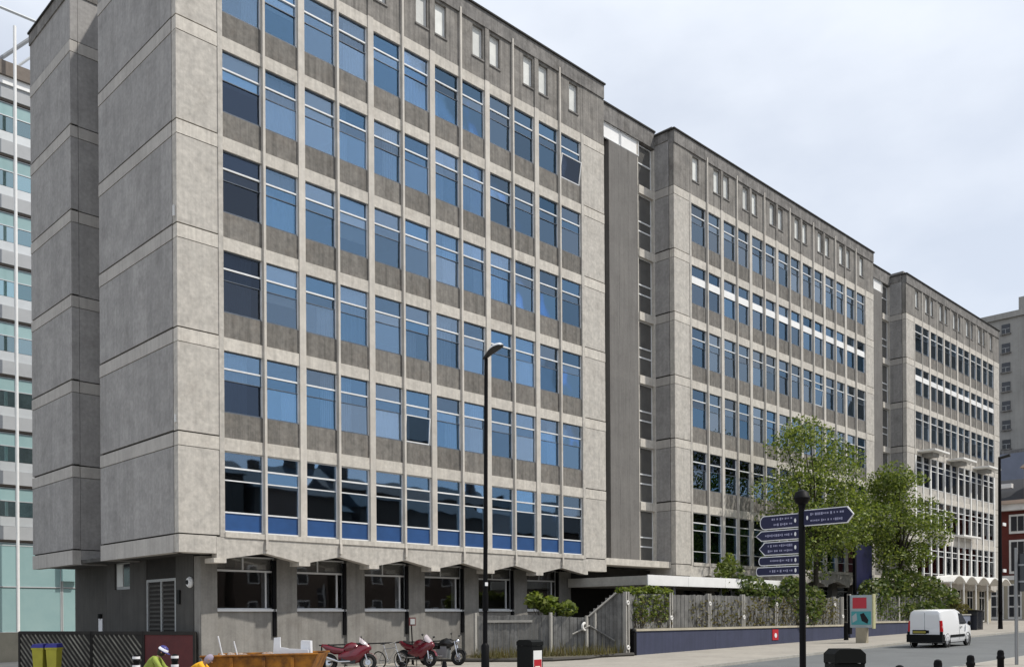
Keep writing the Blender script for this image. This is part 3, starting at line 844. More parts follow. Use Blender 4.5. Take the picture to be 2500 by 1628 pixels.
# row of shell vaults over its entrance
for q in range(5):
    x = 62.6 + q * 2.75
    pts = []
    for i in range(9):
        u = i / 8
        pts.append((x + 2.75 * u, -1.7, 4.62 + 0.55 * math.sin(math.pi * u)))
    for i in range(8, -1, -1):
        u = i / 8
        pts.append((x + 2.75 * u, -1.7, 4.54 + 0.53 * math.sin(math.pi * u)))
    MB().prism(pts, (0, 1.65, 0)).build('shell_vault', 'white_fin', far)
    MB().tube([(x, -1.5, gz(x)), (x, -1.5, 4.6)], 0.07, 8).build('vault_column', 'white_fin', far, smooth=True)

# ------------------------------------------------------------------ other buildings
gb = thing('glass_office', 'modern teal glass office building with a white column, far left behind the concrete block', 'building', (6.0, 43.0, gz(6)))
GYB = 43.0
box('core', -16, 26, GYB + 0.6, GYB + 14, 0, 41.3, 'grey_clad', gb)
for k in range(9):
    zt = 39.2 - 3.93 * k       # black shadow gap at the head of each storey
    box('shadow_gap', -16, 26, GYB + 0.15, GYB + 0.58, zt - 0.13, zt, 'brown_clad', gb)
    box('spandrel_panel', -16, 26, GYB + 0.02, GYB + 0.58, zt, zt + 0.95, 'grey_clad', gb)
    for c in range(14):
        x = -16 + 3 * c
        wd = link('window', frame_mesh(2.9, 2.75, ((0.95, 0.06),), 'pale_metal'), gb, (x + 0.05, GYB + 0.2, zt - 0.2 - 2.75))
        link('pane', pane_mesh(2.8, 0.85, 'teal_panel'), wd, (x + 0.1, GYB + 0.24, zt - 0.2 - 0.92))
        link('pane', pane_mesh(2.8, 1.05, 'glass_teal'), wd, (x + 0.1, GYB + 0.24, zt - 0.2 - 2.05))
        link('infill_panel', pane_mesh(2.8, 0.62, 'pale_metal'), wd, (x + 0.1, GYB + 0.22, zt - 0.2 - 2.70))
    for c in range(6):
        x = -13.1 + 6 * c
        box('teal_fin', x, x + 1.1, GYB - 0.35, GYB + 0.0, zt - 2.9, zt - 0.2, 'teal_panel', gb)
box('white_fascia', -16, 26, GYB - 0.1, GYB + 0.55, 39.7 + 0.46, 41.0 - 0.3, 'white_panel', gb)
box('roof_parapet', -16, 26, GYB - 0.3, GYB + 0.5, 40.71, 41.7, 'brown_clad', gb)
for c in range(8):
    x = -14 + 5.2 * c
    MB().tube([(x, GYB, 41.6), (x + 3.2, GYB - 0.3, 45.2)], 0.14, 6).build('roof_strut', 'galv', gb)
    MB().tube([(x + 1.2, GYB, 41.6), (x + 4.2, GYB - 0.3, 45.0)], 0.09, 6).build('roof_strut', 'pale_metal', gb)
MB().tube([(-16, GYB - 0.4, 45.3), (26, GYB - 0.4, 45.3)], 0.1, 6).build('roof_rail', 'pale_metal', gb)
for c in range(4):
    x = 7.68 - 12 + 6 * c
    MB().tube([(x, GYB - 1.0, 0), (x, GYB - 1.0, 44.0)], 0.11, 12).build('column', 'white_panel', gb, smooth=True)
for c in range(14):
    x = -16 + 3 * c
    wd = link('shop_window', frame_mesh(2.95, 6.3, ((3.0, 0.08),), 'pale_metal', fr=0.07), gb, (x + 0.02, GYB + 0.1, 1.1))
    link('pane', pane_mesh(2.8, 2.85, 'teal_panel'), wd, (x + 0.1, GYB + 0.14, 4.42)); link('pane', pane_mesh(2.8, 3.15, 'teal_panel'), wd, (x + 0.1, GYB + 0.14, 1.17))
tag(box('boundary_wall', -30, 1.0, 19.5, 19.9, -0.4, 1.42, 'cap_stone'), 'low pale stone wall at the far left edge under the glass building', 'wall')

bt = thing('stone_tower_block', 'tall grey stone tower block with small windows rising behind the far office block', 'building', (112, 8, gz(112)))
box('wall', 112, 135, -30, 30, gz(110), 39.6, 'far_stone', bt)
box('wall', 112.5, 135, -30, 8.3, 39.6, 41.4, 'far_stone', bt)
box('cornice', 111.5, 112, -30, 30, 21.6, 22.4, 'coping_concrete', bt)
box('cornice', 111.7, 112, -30, 30.2, 38.9, 39.62, 'far_stone', bt)
box('pilaster', 111.6, 112, 5.6, 7.2, 22.4, 38.9, 'far_stone', bt)
for k in range(7):
    z = 38.2 - 2.4 * k
    for yy in (9.15, 14.5, 1.5, -4.0):
        wd = box('window', 111.9, 112, yy, yy + 0.95, z - 1.15, z, 'window_dark', bt)
        box('sill', 111.75, 111.9, yy - 0.15, yy + 1.1, z - 1.3, z - 1.151, 'coping_concrete', wd)
        box('glazing_bar', 111.86, 111.9, yy + 0.02, yy + 0.93, z - 0.6, z - 0.54, 'frame_grey', wd)
        box('glazing_bar', 111.86, 111.9, yy + 0.45, yy + 0.51, z - 1.14, z - 0.61, 'frame_grey', wd)
box('mansard', 108, 112, -30, 30, gz(108), 21.4, 'slate_blue', bt)

bh = thing('brick_house', 'red brick corner house with pale cornice and cream ground floor beyond the far block', 'house', (90, 2, gz(90)))
box('wall', 90, 104, -22, 4.6, 5.75, 12.6, 'brick_red', bh)
box('ground_storey', 89.9, 104, -22, 4.65, gz(90) - 0.2, 5.74, 'cream_stone', bh)
box('string_course', 89.6, 90, -22, 4.9, 5.5, 5.95, 'white_fin', bh)
box('cornice', 89.2, 104, -22.3, 5.3, 12.6, 13.25, 'white_fin', bh)
box('cornice', 88.9, 104, -22.5, 5.5, 13.25, 13.6, 'cornice_stone', bh)
MB().prism([(89.6, -22, 13.6), (93.0, -22, 16.2), (101, -22, 16.2), (104, -22, 13.6)], (0, 26.6, 0)).build('roof', 'opposite_slate', bh)
gd = box('dormer', 89.3, 92, -1.2, 1.0, 13.6, 16.8, 'cornice_stone', bh)
MB().prism([(88.9, -1.5, 16.8), (88.9, 1.3, 16.8), (88.9, -0.1, 17.9)], (2.6, 0, 0)).build('dormer_gable', 'cornice_stone', gd)
box('skylight', 90.0, 90.6, 2.4, 4.6, 15.0, 15.45, 'white_panel', bh)
for yy in (1.2, -2.2, -5.6, -9.0):
    for (z0, z1) in ((10.5, 12.0), (6.4, 9.4)):
        wd = box('window_surround', 89.82, 90, yy - 0.2, yy + 1.4, z0 - 0.25, z1 + 0.2, 'white_fin', bh)
        box('pane', 89.78, 89.818, yy, yy + 0.55, z0, z1, 'window_dark', wd); box('pane', 89.78, 89.818, yy + 0.65, yy + 1.2, z0, z1, 'window_dark', wd)
for yy in (3.3, 1.6, -0.4, -3.0):
    wd = box('shop_frame', 89.8, 89.9, yy - 0.15, yy + 1.15, 1.5, 5.1, 'white_fin', bh)
    for q in range(3):
        box('pane', 89.76, 89.798, yy, yy + 0.44, 1.75 + q * 1.12, 2.7 + q * 1.12, 'window_dark', wd); box('pane', 89.76, 89.798, yy + 0.56, yy + 1.0, 1.75 + q * 1.12, 2.7 + q * 1.12, 'window_dark', wd)

# houses across the street, behind the camera: the lower windows mirror their roofs
for q, (a, b, hh, rf) in enumerate(((-20, 9, 13.6, 3.6), (10, 27, 14.2, 3.0), (28, 38, 13.0, 3.0), (39, 60, 13.8, 3.4), (61, 95, 12.0, 3.5), (96, 140, 14.0, 3.5))):
    hs_ = thing('terrace_house', ['brick house with low slate roof across the street, first from the left', 'brick house with tall gable across the street, second from the left', 'lowest brick house across the street', 'wide brick house across the street opposite the middle block', 'long brick house across the street opposite the far block', 'tallest brick house at the far end across the street'][q], 'house', (a, -52, gz(a)), group='houses across the street')
    box('wall', a, b, -56, -46, gz(a) - 0.3, hh, 'opposite_brick', hs_)
    MB().prism([(a - 0.3, -45.6, hh), (a - 0.3, -56.4, hh), (a - 0.3, -51, hh + rf)], (b - a + 0.6, 0, 0)).build('roof', 'opposite_slate', hs_)
    for cx_ in (a + 1.2, b - 1.8):
        box('chimney', cx_, cx_ + 0.8, -51.6, -50.4, hh + rf - 0.6, hh + rf + 1.5, 'opposite_brick', hs_)
    nw = int((b - a) / 3.2)
    for i in range(nw):
        for z in (1.6, 4.8, 8.0):
            xx = a + 1.2 + i * (b - a - 2) / nw
            wd = box('window', xx, xx + 1.2, -46.0, -45.95, z + gz(a), z + 1.7 + gz(a), 'frame_white', hs_)
            box('pane', xx + 0.1, xx + 1.1, -45.948, -45.93, z + 0.1 + gz(a), z + 1.6 + gz(a), 'window_dark', wd)

# ------------------------------------------------------------------ low blue wall and the fences
FY = -4.18
bw = thing('low_wall', 'low navy painted wall with pale stone cap along the pavement below the timber fence', 'wall', (18.8, FY, gz(18.8)))
segx = [18.75, 25.0, 31.5, 38.6]
for a, b in zip(segx[:-1], segx[1:]):
    box('wall_panel', a, b - 0.01, FY, FY + 0.28, gz(a) - 0.15, 1.36, 'blue_paint', bw)
    box('cap_stone', a, b - 0.02, FY - 0.05, FY + 0.33, 1.36, 1.46, 'cap_stone', bw)
box('end_post', 18.55, 18.74, FY - 0.06, FY + 0.2, gz(18) - 0.1, 1.30, 'black_metal', bw)
MB().ell((18.645, FY + 0.07, 1.36), (0.12, 0.12, 0.12)).build('post_ball', 'black_metal', bw, smooth=True)
bw2 = thing('low_wall', 'far stretch of navy painted wall behind the white van', 'wall', (39.4, FY, gz(39.4)))
segx2 = [39.4, 46, 52.6, 57.0]
for a, b in zip(segx2[:-1], segx2[1:]):
    box('wall_panel', a, b - 0.01, FY, FY + 0.28, gz(a) - 0.15, 1.5, 'blue_paint', bw2)
    box('cap_stone', a, b - 0.02, FY - 0.05, FY + 0.33, 1.5, 1.61, 'cap_stone', bw2)
tag(box('notice', 30.35, 30.95, FY - 0.03, FY - 0.006, 0.72, 1.28, 'red_paint'), 'small red notice fixed to the navy wall', 'notice')
nobj = bpy.data.objects['notice']
MB().lathe((0, 0, 0), [(0.01, 0), (0.13, 0.0), (0.12, 0.008)], 10).build('notice_mark', 'sign_white', nobj, (0.32, -0.004, 0.24), rot=(R(90), 0, 0), local=True)

def board_panel(parent, p0, p1, zb0, zb1, zt0, zt1, bw_=0.145, mat='fence_timber', each=False, name='board'):
    """vertical boards from p0 to p1 with sloping top and foot"""
    p0, p1 = Vector((*p0, 0)), Vector((*p1, 0))
    L_ = (p1 - p0).length; d = (p1 - p0) / L_; nrm = Vector((d.y, -d.x, 0))
    n = max(1, int(L_ / bw_)); s = L_ / n
    mb = MB()
    for i in range(n):
        t0, t1 = i * s, (i + 1) * s - 0.012
        off = nrm * (0.012 * (i % 2) + random.uniform(0, 0.006))
        a, b = p0 + d * t0 + off, p0 + d * t1 + off
        u = (i + 0.5) / n
        zb = zb0 + (zb1 - zb0) * u; zt = zt0 + (zt1 - zt0) * u + random.uniform(-0.02, 0.02)
        m2 = MB() if each else mb
        m2.prism([a + Vector((0, 0, zb)), b + Vector((0, 0, zb)), b + Vector((0, 0, zt)), a + Vector((0, 0, zt))], nrm * -0.022)
        if each: m2.build(name, mat, parent)
    if not each:
        o = mb.build('board_infill', mat, parent); o['kind'] = 'stuff'
        return o
def ring(parent, x, y, z, r=0.10, axis='Y'):
    MB().torus((x, y, z), r * 0.72, r * 0.36, 14, 6, axis).build('ring_plate', 'white_fin', parent, smooth=True)
fn = thing('timber_fence', 'long weathered timber fence with ringed concrete posts standing on the navy wall', 'fence', (18.8, FY + 0.12, 1.46))
posts = [18.25, 21.45, 24.6, 27.65, 30.9, 34.2, 37.5, 38.5]
for q, x in enumerate(posts):
    z0 = 1.46 if x > 18.7 else gz(x)
    box('fence_post', x - 0.12, x - 0.05, FY + 0.03, FY + 0.2, z0, 3.08, 'post_concrete', fn)
    box('fence_post', x + 0.05, x + 0.12, FY + 0.03, FY + 0.2, z0, 3.08, 'post_concrete', fn)
    box('post_gap', x - 0.05, x + 0.05, FY + 0.1, FY + 0.18, z0, 3.0, 'gate_dark', fn)
    ring(fn, x, FY + 0.02, 2.6 if q % 2 == 0 else 1.93)
    if q == 0: ring(fn, x, FY + 0.02, 0.66)
    if q < len(posts) - 1 and x > 18.7 or q == 0:
        board_panel(fn, (x + 0.13, FY + 0.15), (posts[q + 1] - 0.13, FY + 0.15), 1.47, 1.47, 3.0, 3.0)
        box('rail', x + 0.13, posts[q + 1] - 0.13, FY + 0.16, FY + 0.2, 2.7, 2.79, 'fence_timber', fn)
fn2 = thing('timber_fence', 'far weathered timber fence above the wall stretch behind the white van', 'fence', (39.5, FY + 0.12, 1.6))
for q, x in enumerate((39.5, 43.0, 46.5, 50.0, 53.5, 57.0)):
    box('fence_post', x - 0.1, x + 0.1, FY + 0.03, FY + 0.2, 1.61, 3.25, 'post_concrete', fn2)
    if x < 56: board_panel(fn2, (x + 0.1, FY + 0.13), (x + 3.4, FY + 0.13), 1.615, 1.615, 3.15, 3.15)

# ramp fence with gate, running from the building to the wall
rf_ = thing('ramp_fence', 'grey board fence with braced sloping gate between the lamp post and the navy wall', 'fence', (15.8, -1.9, gz(15.8)))
A, B_, C_, D_ = (13.13, 0.10), (15.75, -1.85), (17.1, -2.72), (18.05, -3.5)
board_panel(rf_, A, B_, 0.40, 0.32, 2.08, 2.1, 0.17, each=True)
board_panel(rf_, B_, C_, 0.32, 0.3, 2.05, 1.97, 0.17, each=True)
board_panel(rf_, C_, D_, 0.3, 0.31, 2.0, 3.03, 0.17, each=True)
board_panel(rf_, D_, (18.2, FY + 0.1), 0.31, 0.32, 3.03, 3.03, 0.17, each=True)
for p, zt in ((A, 2.2), (B_, 2.2), (C_, 2.05)):
    box('gate_post', p[0] - 0.09, p[0] + 0.03, p[1] - 0.14, p[1] - 0.04, gz(p[0]), zt, 'post_concrete', rf_)
box('gate_post', 17.35, 17.45, -3.06, -2.96, gz(17), 2.25, 'post_concrete', rf_)
MB().tube([(17.15, -2.86, 2.02), (18.1, -3.66, 3.06)], 0.045, 6).build('ramp_rail', 'post_concrete', rf_)
MB().tube([(16.5, -2.5, 1.25), (17.15, -2.92, 1.62)], 0.04, 6).build('ramp_rail', 'post_concrete', rf_)
MB().tube([(17.2, -2.9, 1.6), (18.0, -3.62, 0.95)], 0.045, 6).build('brace', 'fence_timber', rf_)
MB().torus((16.98, -2.78, 1.58), 0.15, 0.06, 16, 6, 'Y').build('ring_plate', 'white_fin', rf_, smooth=True)
box('gate_rail', 13.4, 15.5, -0.2, -0.14, 1.78, 1.88, 'post_concrete', rf_, rot=(0, 0, math.atan2(-1.95, 2.62)))

# planting bed with dark edging
bed = [(11.4, 1.1), (11.6, -0.9), (12.6, -2.6), (13.7, -3.9), (15.3, -4.3), (16.6, -3.9), (18.3, -4.4), (18.5, -3.6), (17.2, -2.6), (13.4, 0.9)]
bo = MB().prism([Vector((x, y, gz(x) + 0.004)) for x, y in bed], (0, 0, 0.14)).build('planting_bed', 'soil'); struct(bo)
pts = [Vector((x, y, gz(x) + 0.07)) for x, y in bed[:7]]
struct(MB().tube(pts, 0.09, 6).build('bed_edging', 'bed_edge'))

# ------------------------------------------------------------------ foliage
def leaf_cloud(name, mat, blobs, n, smin, smax, parent=None, seed=1, droop=0.0, rect=False):
    rr = random.Random(seed)
    v, f = [], []
    tot = sum(b[3] * b[4] * b[5] for b in blobs)
    for (cx, cy, cz, rx, ry, rz) in blobs:
        m = int(n * (rx * ry * rz) / tot)
        for _ in range(m):
            while True:
                a, b, c = rr.uniform(-1, 1), rr.uniform(-1, 1), rr.uniform(-1, 1)
                q = a*a + b*b + c*c
                if rect or (q < 1 and rr.random() < 0.25 + 0.75 * q): break
            p = Vector((cx + a * rx, cy + b * ry, cz + c * rz))
            s = rr.uniform(smin, smax)
            d = Vector((rr.gauss(0, 1), rr.gauss(0, 1), rr.gauss(0, 0.7) - droop)).normalized()
            e = d.cross(Vector((rr.gauss(0, 1), rr.gauss(0, 1), rr.gauss(0, 1)))).normalized()
            w = 0.32 * s
            k = len(v)
            v += [tuple(p - d * s * .5), tuple(p + e * w), tuple(p + d * s * .5), tuple(p - e * w)]
            f.append((k, k+1, k+2, k+3))
    me = bpy.data.meshes.new(name); me.from_pydata(v, [], f); me.materials.append(M[mat]); me.update()
    return link(name, me, parent)
def tree(name, label, base, ztop, crown_c, crown_r, seed, n_leaf, lean=(0, 0), r0=0.16, nblob=46):
    rr = random.Random(seed)
    bx_, by_ = base; bz = gz(bx_)
    root = thing(name, label, 'tree', (bx_, by_, bz))
    cx, cy, cz = crown_c; rx, ry, rz = crown_r
    fork = Vector((bx_ + lean[0], by_ + lean[1], cz - rz * 0.55))
    tr = MB().tube([(bx_, by_, bz), (bx_ + lean[0]*.3, by_ + lean[1]*.3, bz + (fork.z - bz)*.45), fork], [r0 * 1.3, r0, r0 * .8], 9)
    blobs = []
    nb = nblob
    for i in range(nb):
        while True:
            a, b, c = rr.uniform(-1, 1), rr.uniform(-1, 1), rr.uniform(-1, 1)
            q = a*a + b*b + c*c
            if q < 1 and q > 0.12: break
        # narrower at the top, wide in the middle, ragged below
        ww = 1.0 - 0.45 * max(0, c)
        p = Vector((cx + a * rx * ww * .84, cy + b * ry * ww * .84, cz + c * rz * .86))
        s = rr.uniform(0.10, 0.26) * min(rx, rz)
        blobs.append((p.x, p.y, p.z, s * 1.25, s * 1.25, s * .8))
        midp = fork.lerp(p, 0.5) + Vector((rr.uniform(-.2, .2), rr.uniform(-.2, .2), rr.uniform(0.0, .3)))
        if i % 2 == 0:
            tr.tube([fork.lerp(Vector((bx_, by_, bz)), rr.uniform(0, .12)), midp, p], [r0 * .5, r0 * .27, r0 * .08], 5)
    tr.build('trunk', 'bark', root, smooth=True)
    leaf_cloud('crown', 'leaf_tree', blobs, n_leaf, 0.09, 0.25, root, seed, 0.2)
    return root
tree('street_tree', 'left and taller leafy tree in front of the middle office block', (36.9, -3.3), 14.2, (37.2, -3.2, 9.3), (5.3, 2.5, 5.5), 3, 17000, lean=(0.2, 0.1), nblob=46)
tree('street_tree', 'right bushy tree beside the far office block, behind the white van', (48.0, -3.3), 12.6, (48.9, -3.2, 8.5), (5.2, 2.6, 4.5), 8, 17500, lean=(0.9, 0.0), nblob=50)

def bush(label, blobs, n, seed, mat='leaf_bush', smin=0.12, smax=0.26, name='shrub', stems=5, rect=False):
    c = Vector((sum(b[0] for b in blobs) / len(blobs), sum(b[1] for b in blobs) / len(blobs), 0))
    root = thing(name, label, 'shrub', (c.x, c.y, gz(c.x)))
    rr = random.Random(seed)
    st = MB()
    for (x, y, z, rx, ry, rz) in blobs:
        for _ in range(stems):
            if rect:
                q0 = Vector((x + rr.uniform(-rx, rx), y - .02, z - rz)); q1 = q0 + Vector((rr.uniform(-.5, .5), 0, rr.uniform(.6, 1.9) * rz))
                st.tube([q0, q0.lerp(q1, .5) + Vector((rr.uniform(-.3, .3), 0, 0)), q1], [.02, .015, .008], 4)
                continue
            st.tube([(c.x + rr.uniform(-.2, .2), c.y + rr.uniform(-.2, .2), gz(c.x)), ((x + c.x) / 2, (y + c.y) / 2, z * .55), (x + rr.uniform(-rx, rx) * .6, y + rr.uniform(-ry, ry) * .6, z + rr.uniform(-.3, .7) * rz)], [0.025, 0.018, 0.006], 4)
    so = st.build('stems', 'bark', root); so['kind'] = 'stuff'
    leaf_cloud('foliage', mat, blobs, n, smin, smax, root, seed, rect=rect)
    return root
bush('yellow-green shrub leaning over the grey ramp fence', [(15.5, -1.2, 2.75, .42, .4, .36), (16.0, -1.6, 2.5, .55, .4, .4), (16.6, -2.1, 2.35, .5, .4, .32)], 620, 21, 'leaf_bush', 0.16, 0.38)
bush('bright ivy spilling over the left end of the timber fence', [(19.0, -3.9, 3.12, .9, .25, .2), (20.2, -3.9, 3.15, .9, .25, .22), (21.3, -3.9, 3.1, .6, .25, .2), (18.4, -3.7, 3.1, .4, .25, .2)], 900, 22, 'leaf_bush', 0.1, 0.24, name='ivy', stems=2)
bush('tangled shrub over the timber fence below the finger signs', [(29.2, -3.7, 3.4, 1.3, .6, .7), (30.8, -3.8, 3.0, 1.0, .5, .7), (28.0, -3.4, 4.1, .5, .5, .8), (33.2, -3.9, 3.2, 1.6, .5, 1.0), (35.2, -4.0, 2.7, 1.4, .4, 1.0), (34.0, -4.35, 2.2, 1.6, .1, .7)], 2600, 23, 'leaf_ivy', 0.14, 0.34)
bush('dense dark shrub at the foot of the right tree behind the van', [(44.2, -3.6, 3.3, 2.0, .8, 1.1), (46.8, -3.7, 3.9, 1.8, .8, 1.2), (49.6, -3.8, 4.0, 1.9, .8, 1.1), (52.3, -3.9, 3.7, 1.8, .8, 1.0), (54.8, -4.0, 3.1, 1.5, .8, .9), (50.5, -4.3, 2.3, 3.6, .4, .7)], 4200, 24, 'leaf_ivy', 0.16, 0.36)
bush('dry brownish shrub at the right end of the far fence', [(55.6, -4.2, 2.6, 1.0, .6, .9), (57.2, -4.2, 2.2, .9, .6, .6), (58.8, -4.3, 2.0, 1.0, .5, .4)], 900, 25, 'leaf_dry', 0.14, 0.3)
bush('light green creeper climbing the wall by the middle block entrance', [(27.0, -3.3, 3.9, .5, .4, .8), (27.4, -3.4, 4.6, .4, .4, .6)], 420, 26, 'leaf_bush', 0.16, 0.32)
bush('dry vines straggling over the middle panels of the timber fence', [(20.2, -4.1, 2.2, 1.4, .05, .7), (25.6, -4.1, 2.15, 2.6, .05, .65), (30.0, -4.12, 2.2, 1.8, .06, .7), (34.8, -4.14, 2.25, 3.2, .08, .75)], 1300, 31, 'leaf_dry', 0.08, 0.22, name='dry_vine', stems=16, rect=True)
bush('dark ivy over the far fence beside the information panel', [(43.0, -4.12, 2.4, 3.0, .06, .65), (49.0, -4.12, 2.4, 3.0, .06, .7)], 900, 32, 'leaf_ivy', 0.10, 0.26, name='ivy', stems=10, rect=True)
bush('green ivy hanging down the first panel of the timber fence', [(20.0, -4.1, 2.35, 1.3, .05, .6)], 420, 33, 'leaf_bush', 0.08, 0.22, name='ivy', stems=8, rect=True)
rr = random.Random(4)
gv, gf = [], []
for _ in range(1500):
    x = rr.uniform(12.0, 18.0); y = -0.9 - (x - 12.0) * 0.55 + rr.uniform(-1.2, 0.3)
    if y < -4.2: continue
    h = rr.uniform(0.12, 0.5) * (1.6 if rr.random() < .12 else 1); g = rr.uniform(0, 6.28); lx, ly = rr.uniform(-.12, .12), rr.uniform(-.12, .12)
    k = len(gv); z = gz(x) + 0.13
    gv += [(x - .02 * math.cos(g), y - .02 * math.sin(g), z), (x + .02 * math.cos(g), y + .02 * math.sin(g), z), (x + lx, y + ly, z + h)]
    gf.append((k, k+1, k+2))
me = bpy.data.meshes.new('weeds'); me.from_pydata(gv, [], gf); me.materials.append(M['leaf_dry']); me.update()
wo = link('weeds', me); wo['kind'] = 'stuff'; wo['label'] = 'dry weeds and grass in the planting bed by the ramp fence'; wo['category'] = 'weeds'

# ------------------------------------------------------------------ lamp post
lp = thing('lamp_post', 'tall black street lamp standing in front of the nearest office block', 'street lamp', (5.57, -8.67, gz(5.57)))
MB().tube([(5.57, -8.67, gz(5.5)), (5.57, -8.67, 1.15), (5.57, -8.67, 1.22)], [0.13, 0.12, 0.075], 14).build('base', 'black_metal', lp, smooth=True)
MB().tube([(5.57, -8.67, 1.2), (5.60, -8.70, 5.5), (5.63, -8.73, 9.82)], [0.072, 0.062, 0.055], 12).build('column', 'black_metal', lp, smooth=True)
MB().tube([(5.58, -8.68, 2.2), (5.58, -8.68, 2.75)], 0.095, 12).build('collar', 'black_metal', lp, smooth=True)
box('label_plate', 5.49, 5.60, -8.78, -8.765, 2.95, 3.06, 'sign_white', lp)
hd = MB()
rings = []
for (t, w, hu, hd_, zc) in ((-0.12, .04, .03, .03, 9.84), (0.0, .075, .06, .06, 9.88), (0.22, .13, .09, .07, 9.98), (0.46, .15, .10, .07, 10.05), (0.64, .11, .07, .05, 10.07), (0.74, .03, .02, .02, 10.06)):
    rg = []
    for k in range(12):
        g = 2 * math.pi * k / 12
        z = math.sin(g) * (hu if math.sin(g) > 0 else hd_)
        rg.append((5.63 + math.cos(g) * w, -8.73 - t, zc + z))
    rings.append(rg)
hd.loft(rings); ho = hd.build('luminaire', 'lamp_under', lp, smooth=True)
MB().loft([[(5.63 + math.cos(math.pi * k / 10) * w, -8.73 - t, zc + 0.012 + math.sin(math.pi * k / 10) * hu) for k in range(11)] for (t, w, hu, zc) in ((0.16, .10, .085, 9.96), (0.3, .15, .11, 10.01), (0.46, .155, .115, 10.05), (0.62, .12, .085, 10.07), (0.71, .05, .04, 10.06))]).build('canopy_cover', 'lamp_cover', ho, smooth=True)

# ------------------------------------------------------------------ finger post
fp = thing('finger_post', 'black finger post with navy direction signs pointing left and right', 'signpost', (0.36, -21.8, gz(0.3)))
px_, py_ = 0.36, -21.8
MB().tube([(px_, py_, gz(0.3)), (px_, py_, 3.80)], 0.052, 14).build('post', 'black_metal', fp, smooth=True)
MB().lathe((px_, py_, 3.80), [(0.04, -.02), (0.10, 0.02), (0.135, 0.10), (0.10, 0.19), (0.05, 0.225), (0.012, 0.235)], 14).build('finial', 'black_metal', fp, smooth=True)
MB().tube([(px_, py_, 3.76), (px_, py_, 3.79)], 0.062, 14).build('collar', 'black_metal', fp, smooth=True)
def finger(dirn, ln, z0, z1, tip, rows, seed):
    """blade in the plane x = const, running along +Y (dirn 1) or -Y (dirn -1)"""
    rr = random.Random(seed)
    def outline(e):
        y0 = 0.055 - (0.012 if e else 0); zz0, zz1 = z0 + e, z1 - e; L_ = ln - e; zc = (z0 + z1) / 2
        if tip == 'point': pts = [(y0, zz0), (L_ - 0.10, zz0), (L_, zc), (L_ - 0.10, zz1), (y0, zz1)]
        else:
            hh = (zz1 - zz0) / 2; pts = [(y0, zz0)] + [(L_ - hh * .7 + math.cos(a) * hh * .7, zc + math.sin(a) * hh) for a in [R(-90 + 180 * i / 8) for i in range(9)]] + [(y0, zz1)]
        return pts
    back = [(px_ + 0.004, py_ + dirn * a, b) for a, b in outline(0)]
    o = MB().prism(back, (-0.024, 0, 0)).build('finger_sign', 'sign_white', fp)
    MB().prism([(px_ - 0.0205, py_ + dirn * a, b) for a, b in outline(0.014)], (-0.004, 0, 0)).build('sign_face', 'sign_navy', o)
    mb = MB()
    n = rows; hrow = (z1 - z0 - 0.05) / n
    for r_ in range(n):
        zc = z0 + 0.03 + hrow * (r_ + 0.5); y = 0.16
        end = ln - 0.16 - rr.uniform(0, .12)
        while y < end:
            w = rr.uniform(0.012, 0.03)
            hh = rr.choice((0.014, 0.018, 0.026)) * min(1, hrow / 0.07)
            mb.box(px_ - 0.0272, px_ - 0.0247, min(py_ + dirn * y, py_ + dirn * (y + w)), max(py_ + dirn * y, py_ + dirn * (y + w)), zc - hh, zc + hh * .6)
            y += w + rr.choice((0.01, 0.012, 0.03))
    lt = mb.build('lettering', 'letter_grey', o); lt['kind'] = 'stuff'
    MB().ell((px_ - 0.026, py_ + dirn * 0.105, (z0 + z1) / 2), (0.003, 0.018, 0.035), 8, 6).build('walker_symbol', 'sign_white', o)
finger(-1, 0.88, 3.44, 3.70, 'point', 2, 1)
finger(1, 0.75, 3.43, 3.66, 'round', 2, 2)
finger(1, 0.83, 3.24, 3.41, 'point', 1, 3)
finger(1, 0.77, 3.00, 3.22, 'point', 2, 4)
finger(1, 0.78, 2.83, 2.98, 'round', 1, 5)
finger(1, 0.83, 2.66, 2.81, 'round', 1, 6)

# ------------------------------------------------------------------ bollards, bins and posts
def bollard(x, y, h, label, bands=False, r=0.075, group=None):
    b = thing('bollard', label, 'bollard', (x, y, gz(x)), group=group)
    z = gz(x)
    MB().lathe((x, y, z), [(r * 1.25, 0), (r * 1.25, 0.12), (r, 0.15), (r * .95, h - 0.22), (r * 1.15, h - 0.2), (r * 1.15, h - 0.16), (r * .95, h - 0.14), (r * 1.0, h - 0.08), (r * .8, h - 0.02), (r * .3, h)], 14).build('shaft', 'black_metal', b, smooth=True)
    if bands:
        for q in (h - 0.09, h - 0.34):
            MB().lathe((x, y, z + q), [(r * 1.18, -0.035), (r * 1.2, 0), (r * 1.18, 0.035)], 14).build('white_band', 'sign_white', b, smooth=True)
    return b
for q, (x, y, lb) in enumerate(((1.48, -22.9, 'black bollard right of the near litter bin, first of the row'), (3.77, -22.64, 'black bollard in the kerb row, second from the litter bin'), (6.1, -22.4, 'black bollard in the kerb row, third from the litter bin'), (9.3, -21.95, 'black bollard in the kerb row, fourth from the litter bin'), (12.4, -21.9, 'black bollard at the right edge, last of the kerb row'))):
    bollard(x, y, 1.19 - gz(x), lb, group='black bollards along the near kerb')
bollard(7.72, -7.98, 1.0, 'single black bollard between the lamp post and the ramp fence', group='black bollards by the building')
bollard(2.65, -4.38, 0.92, 'black bollard between the skip and the left red motorcycle', group='black bollards by the building')
bollard(3.77, -6.89, 0.62, 'short black bollard in front of the middle red motorcycle', group='black bollards by the building')
bollard(4.69, -7.8, 0.62, 'short black bollard in front of the black motorcycle', group='black bollards by the building')
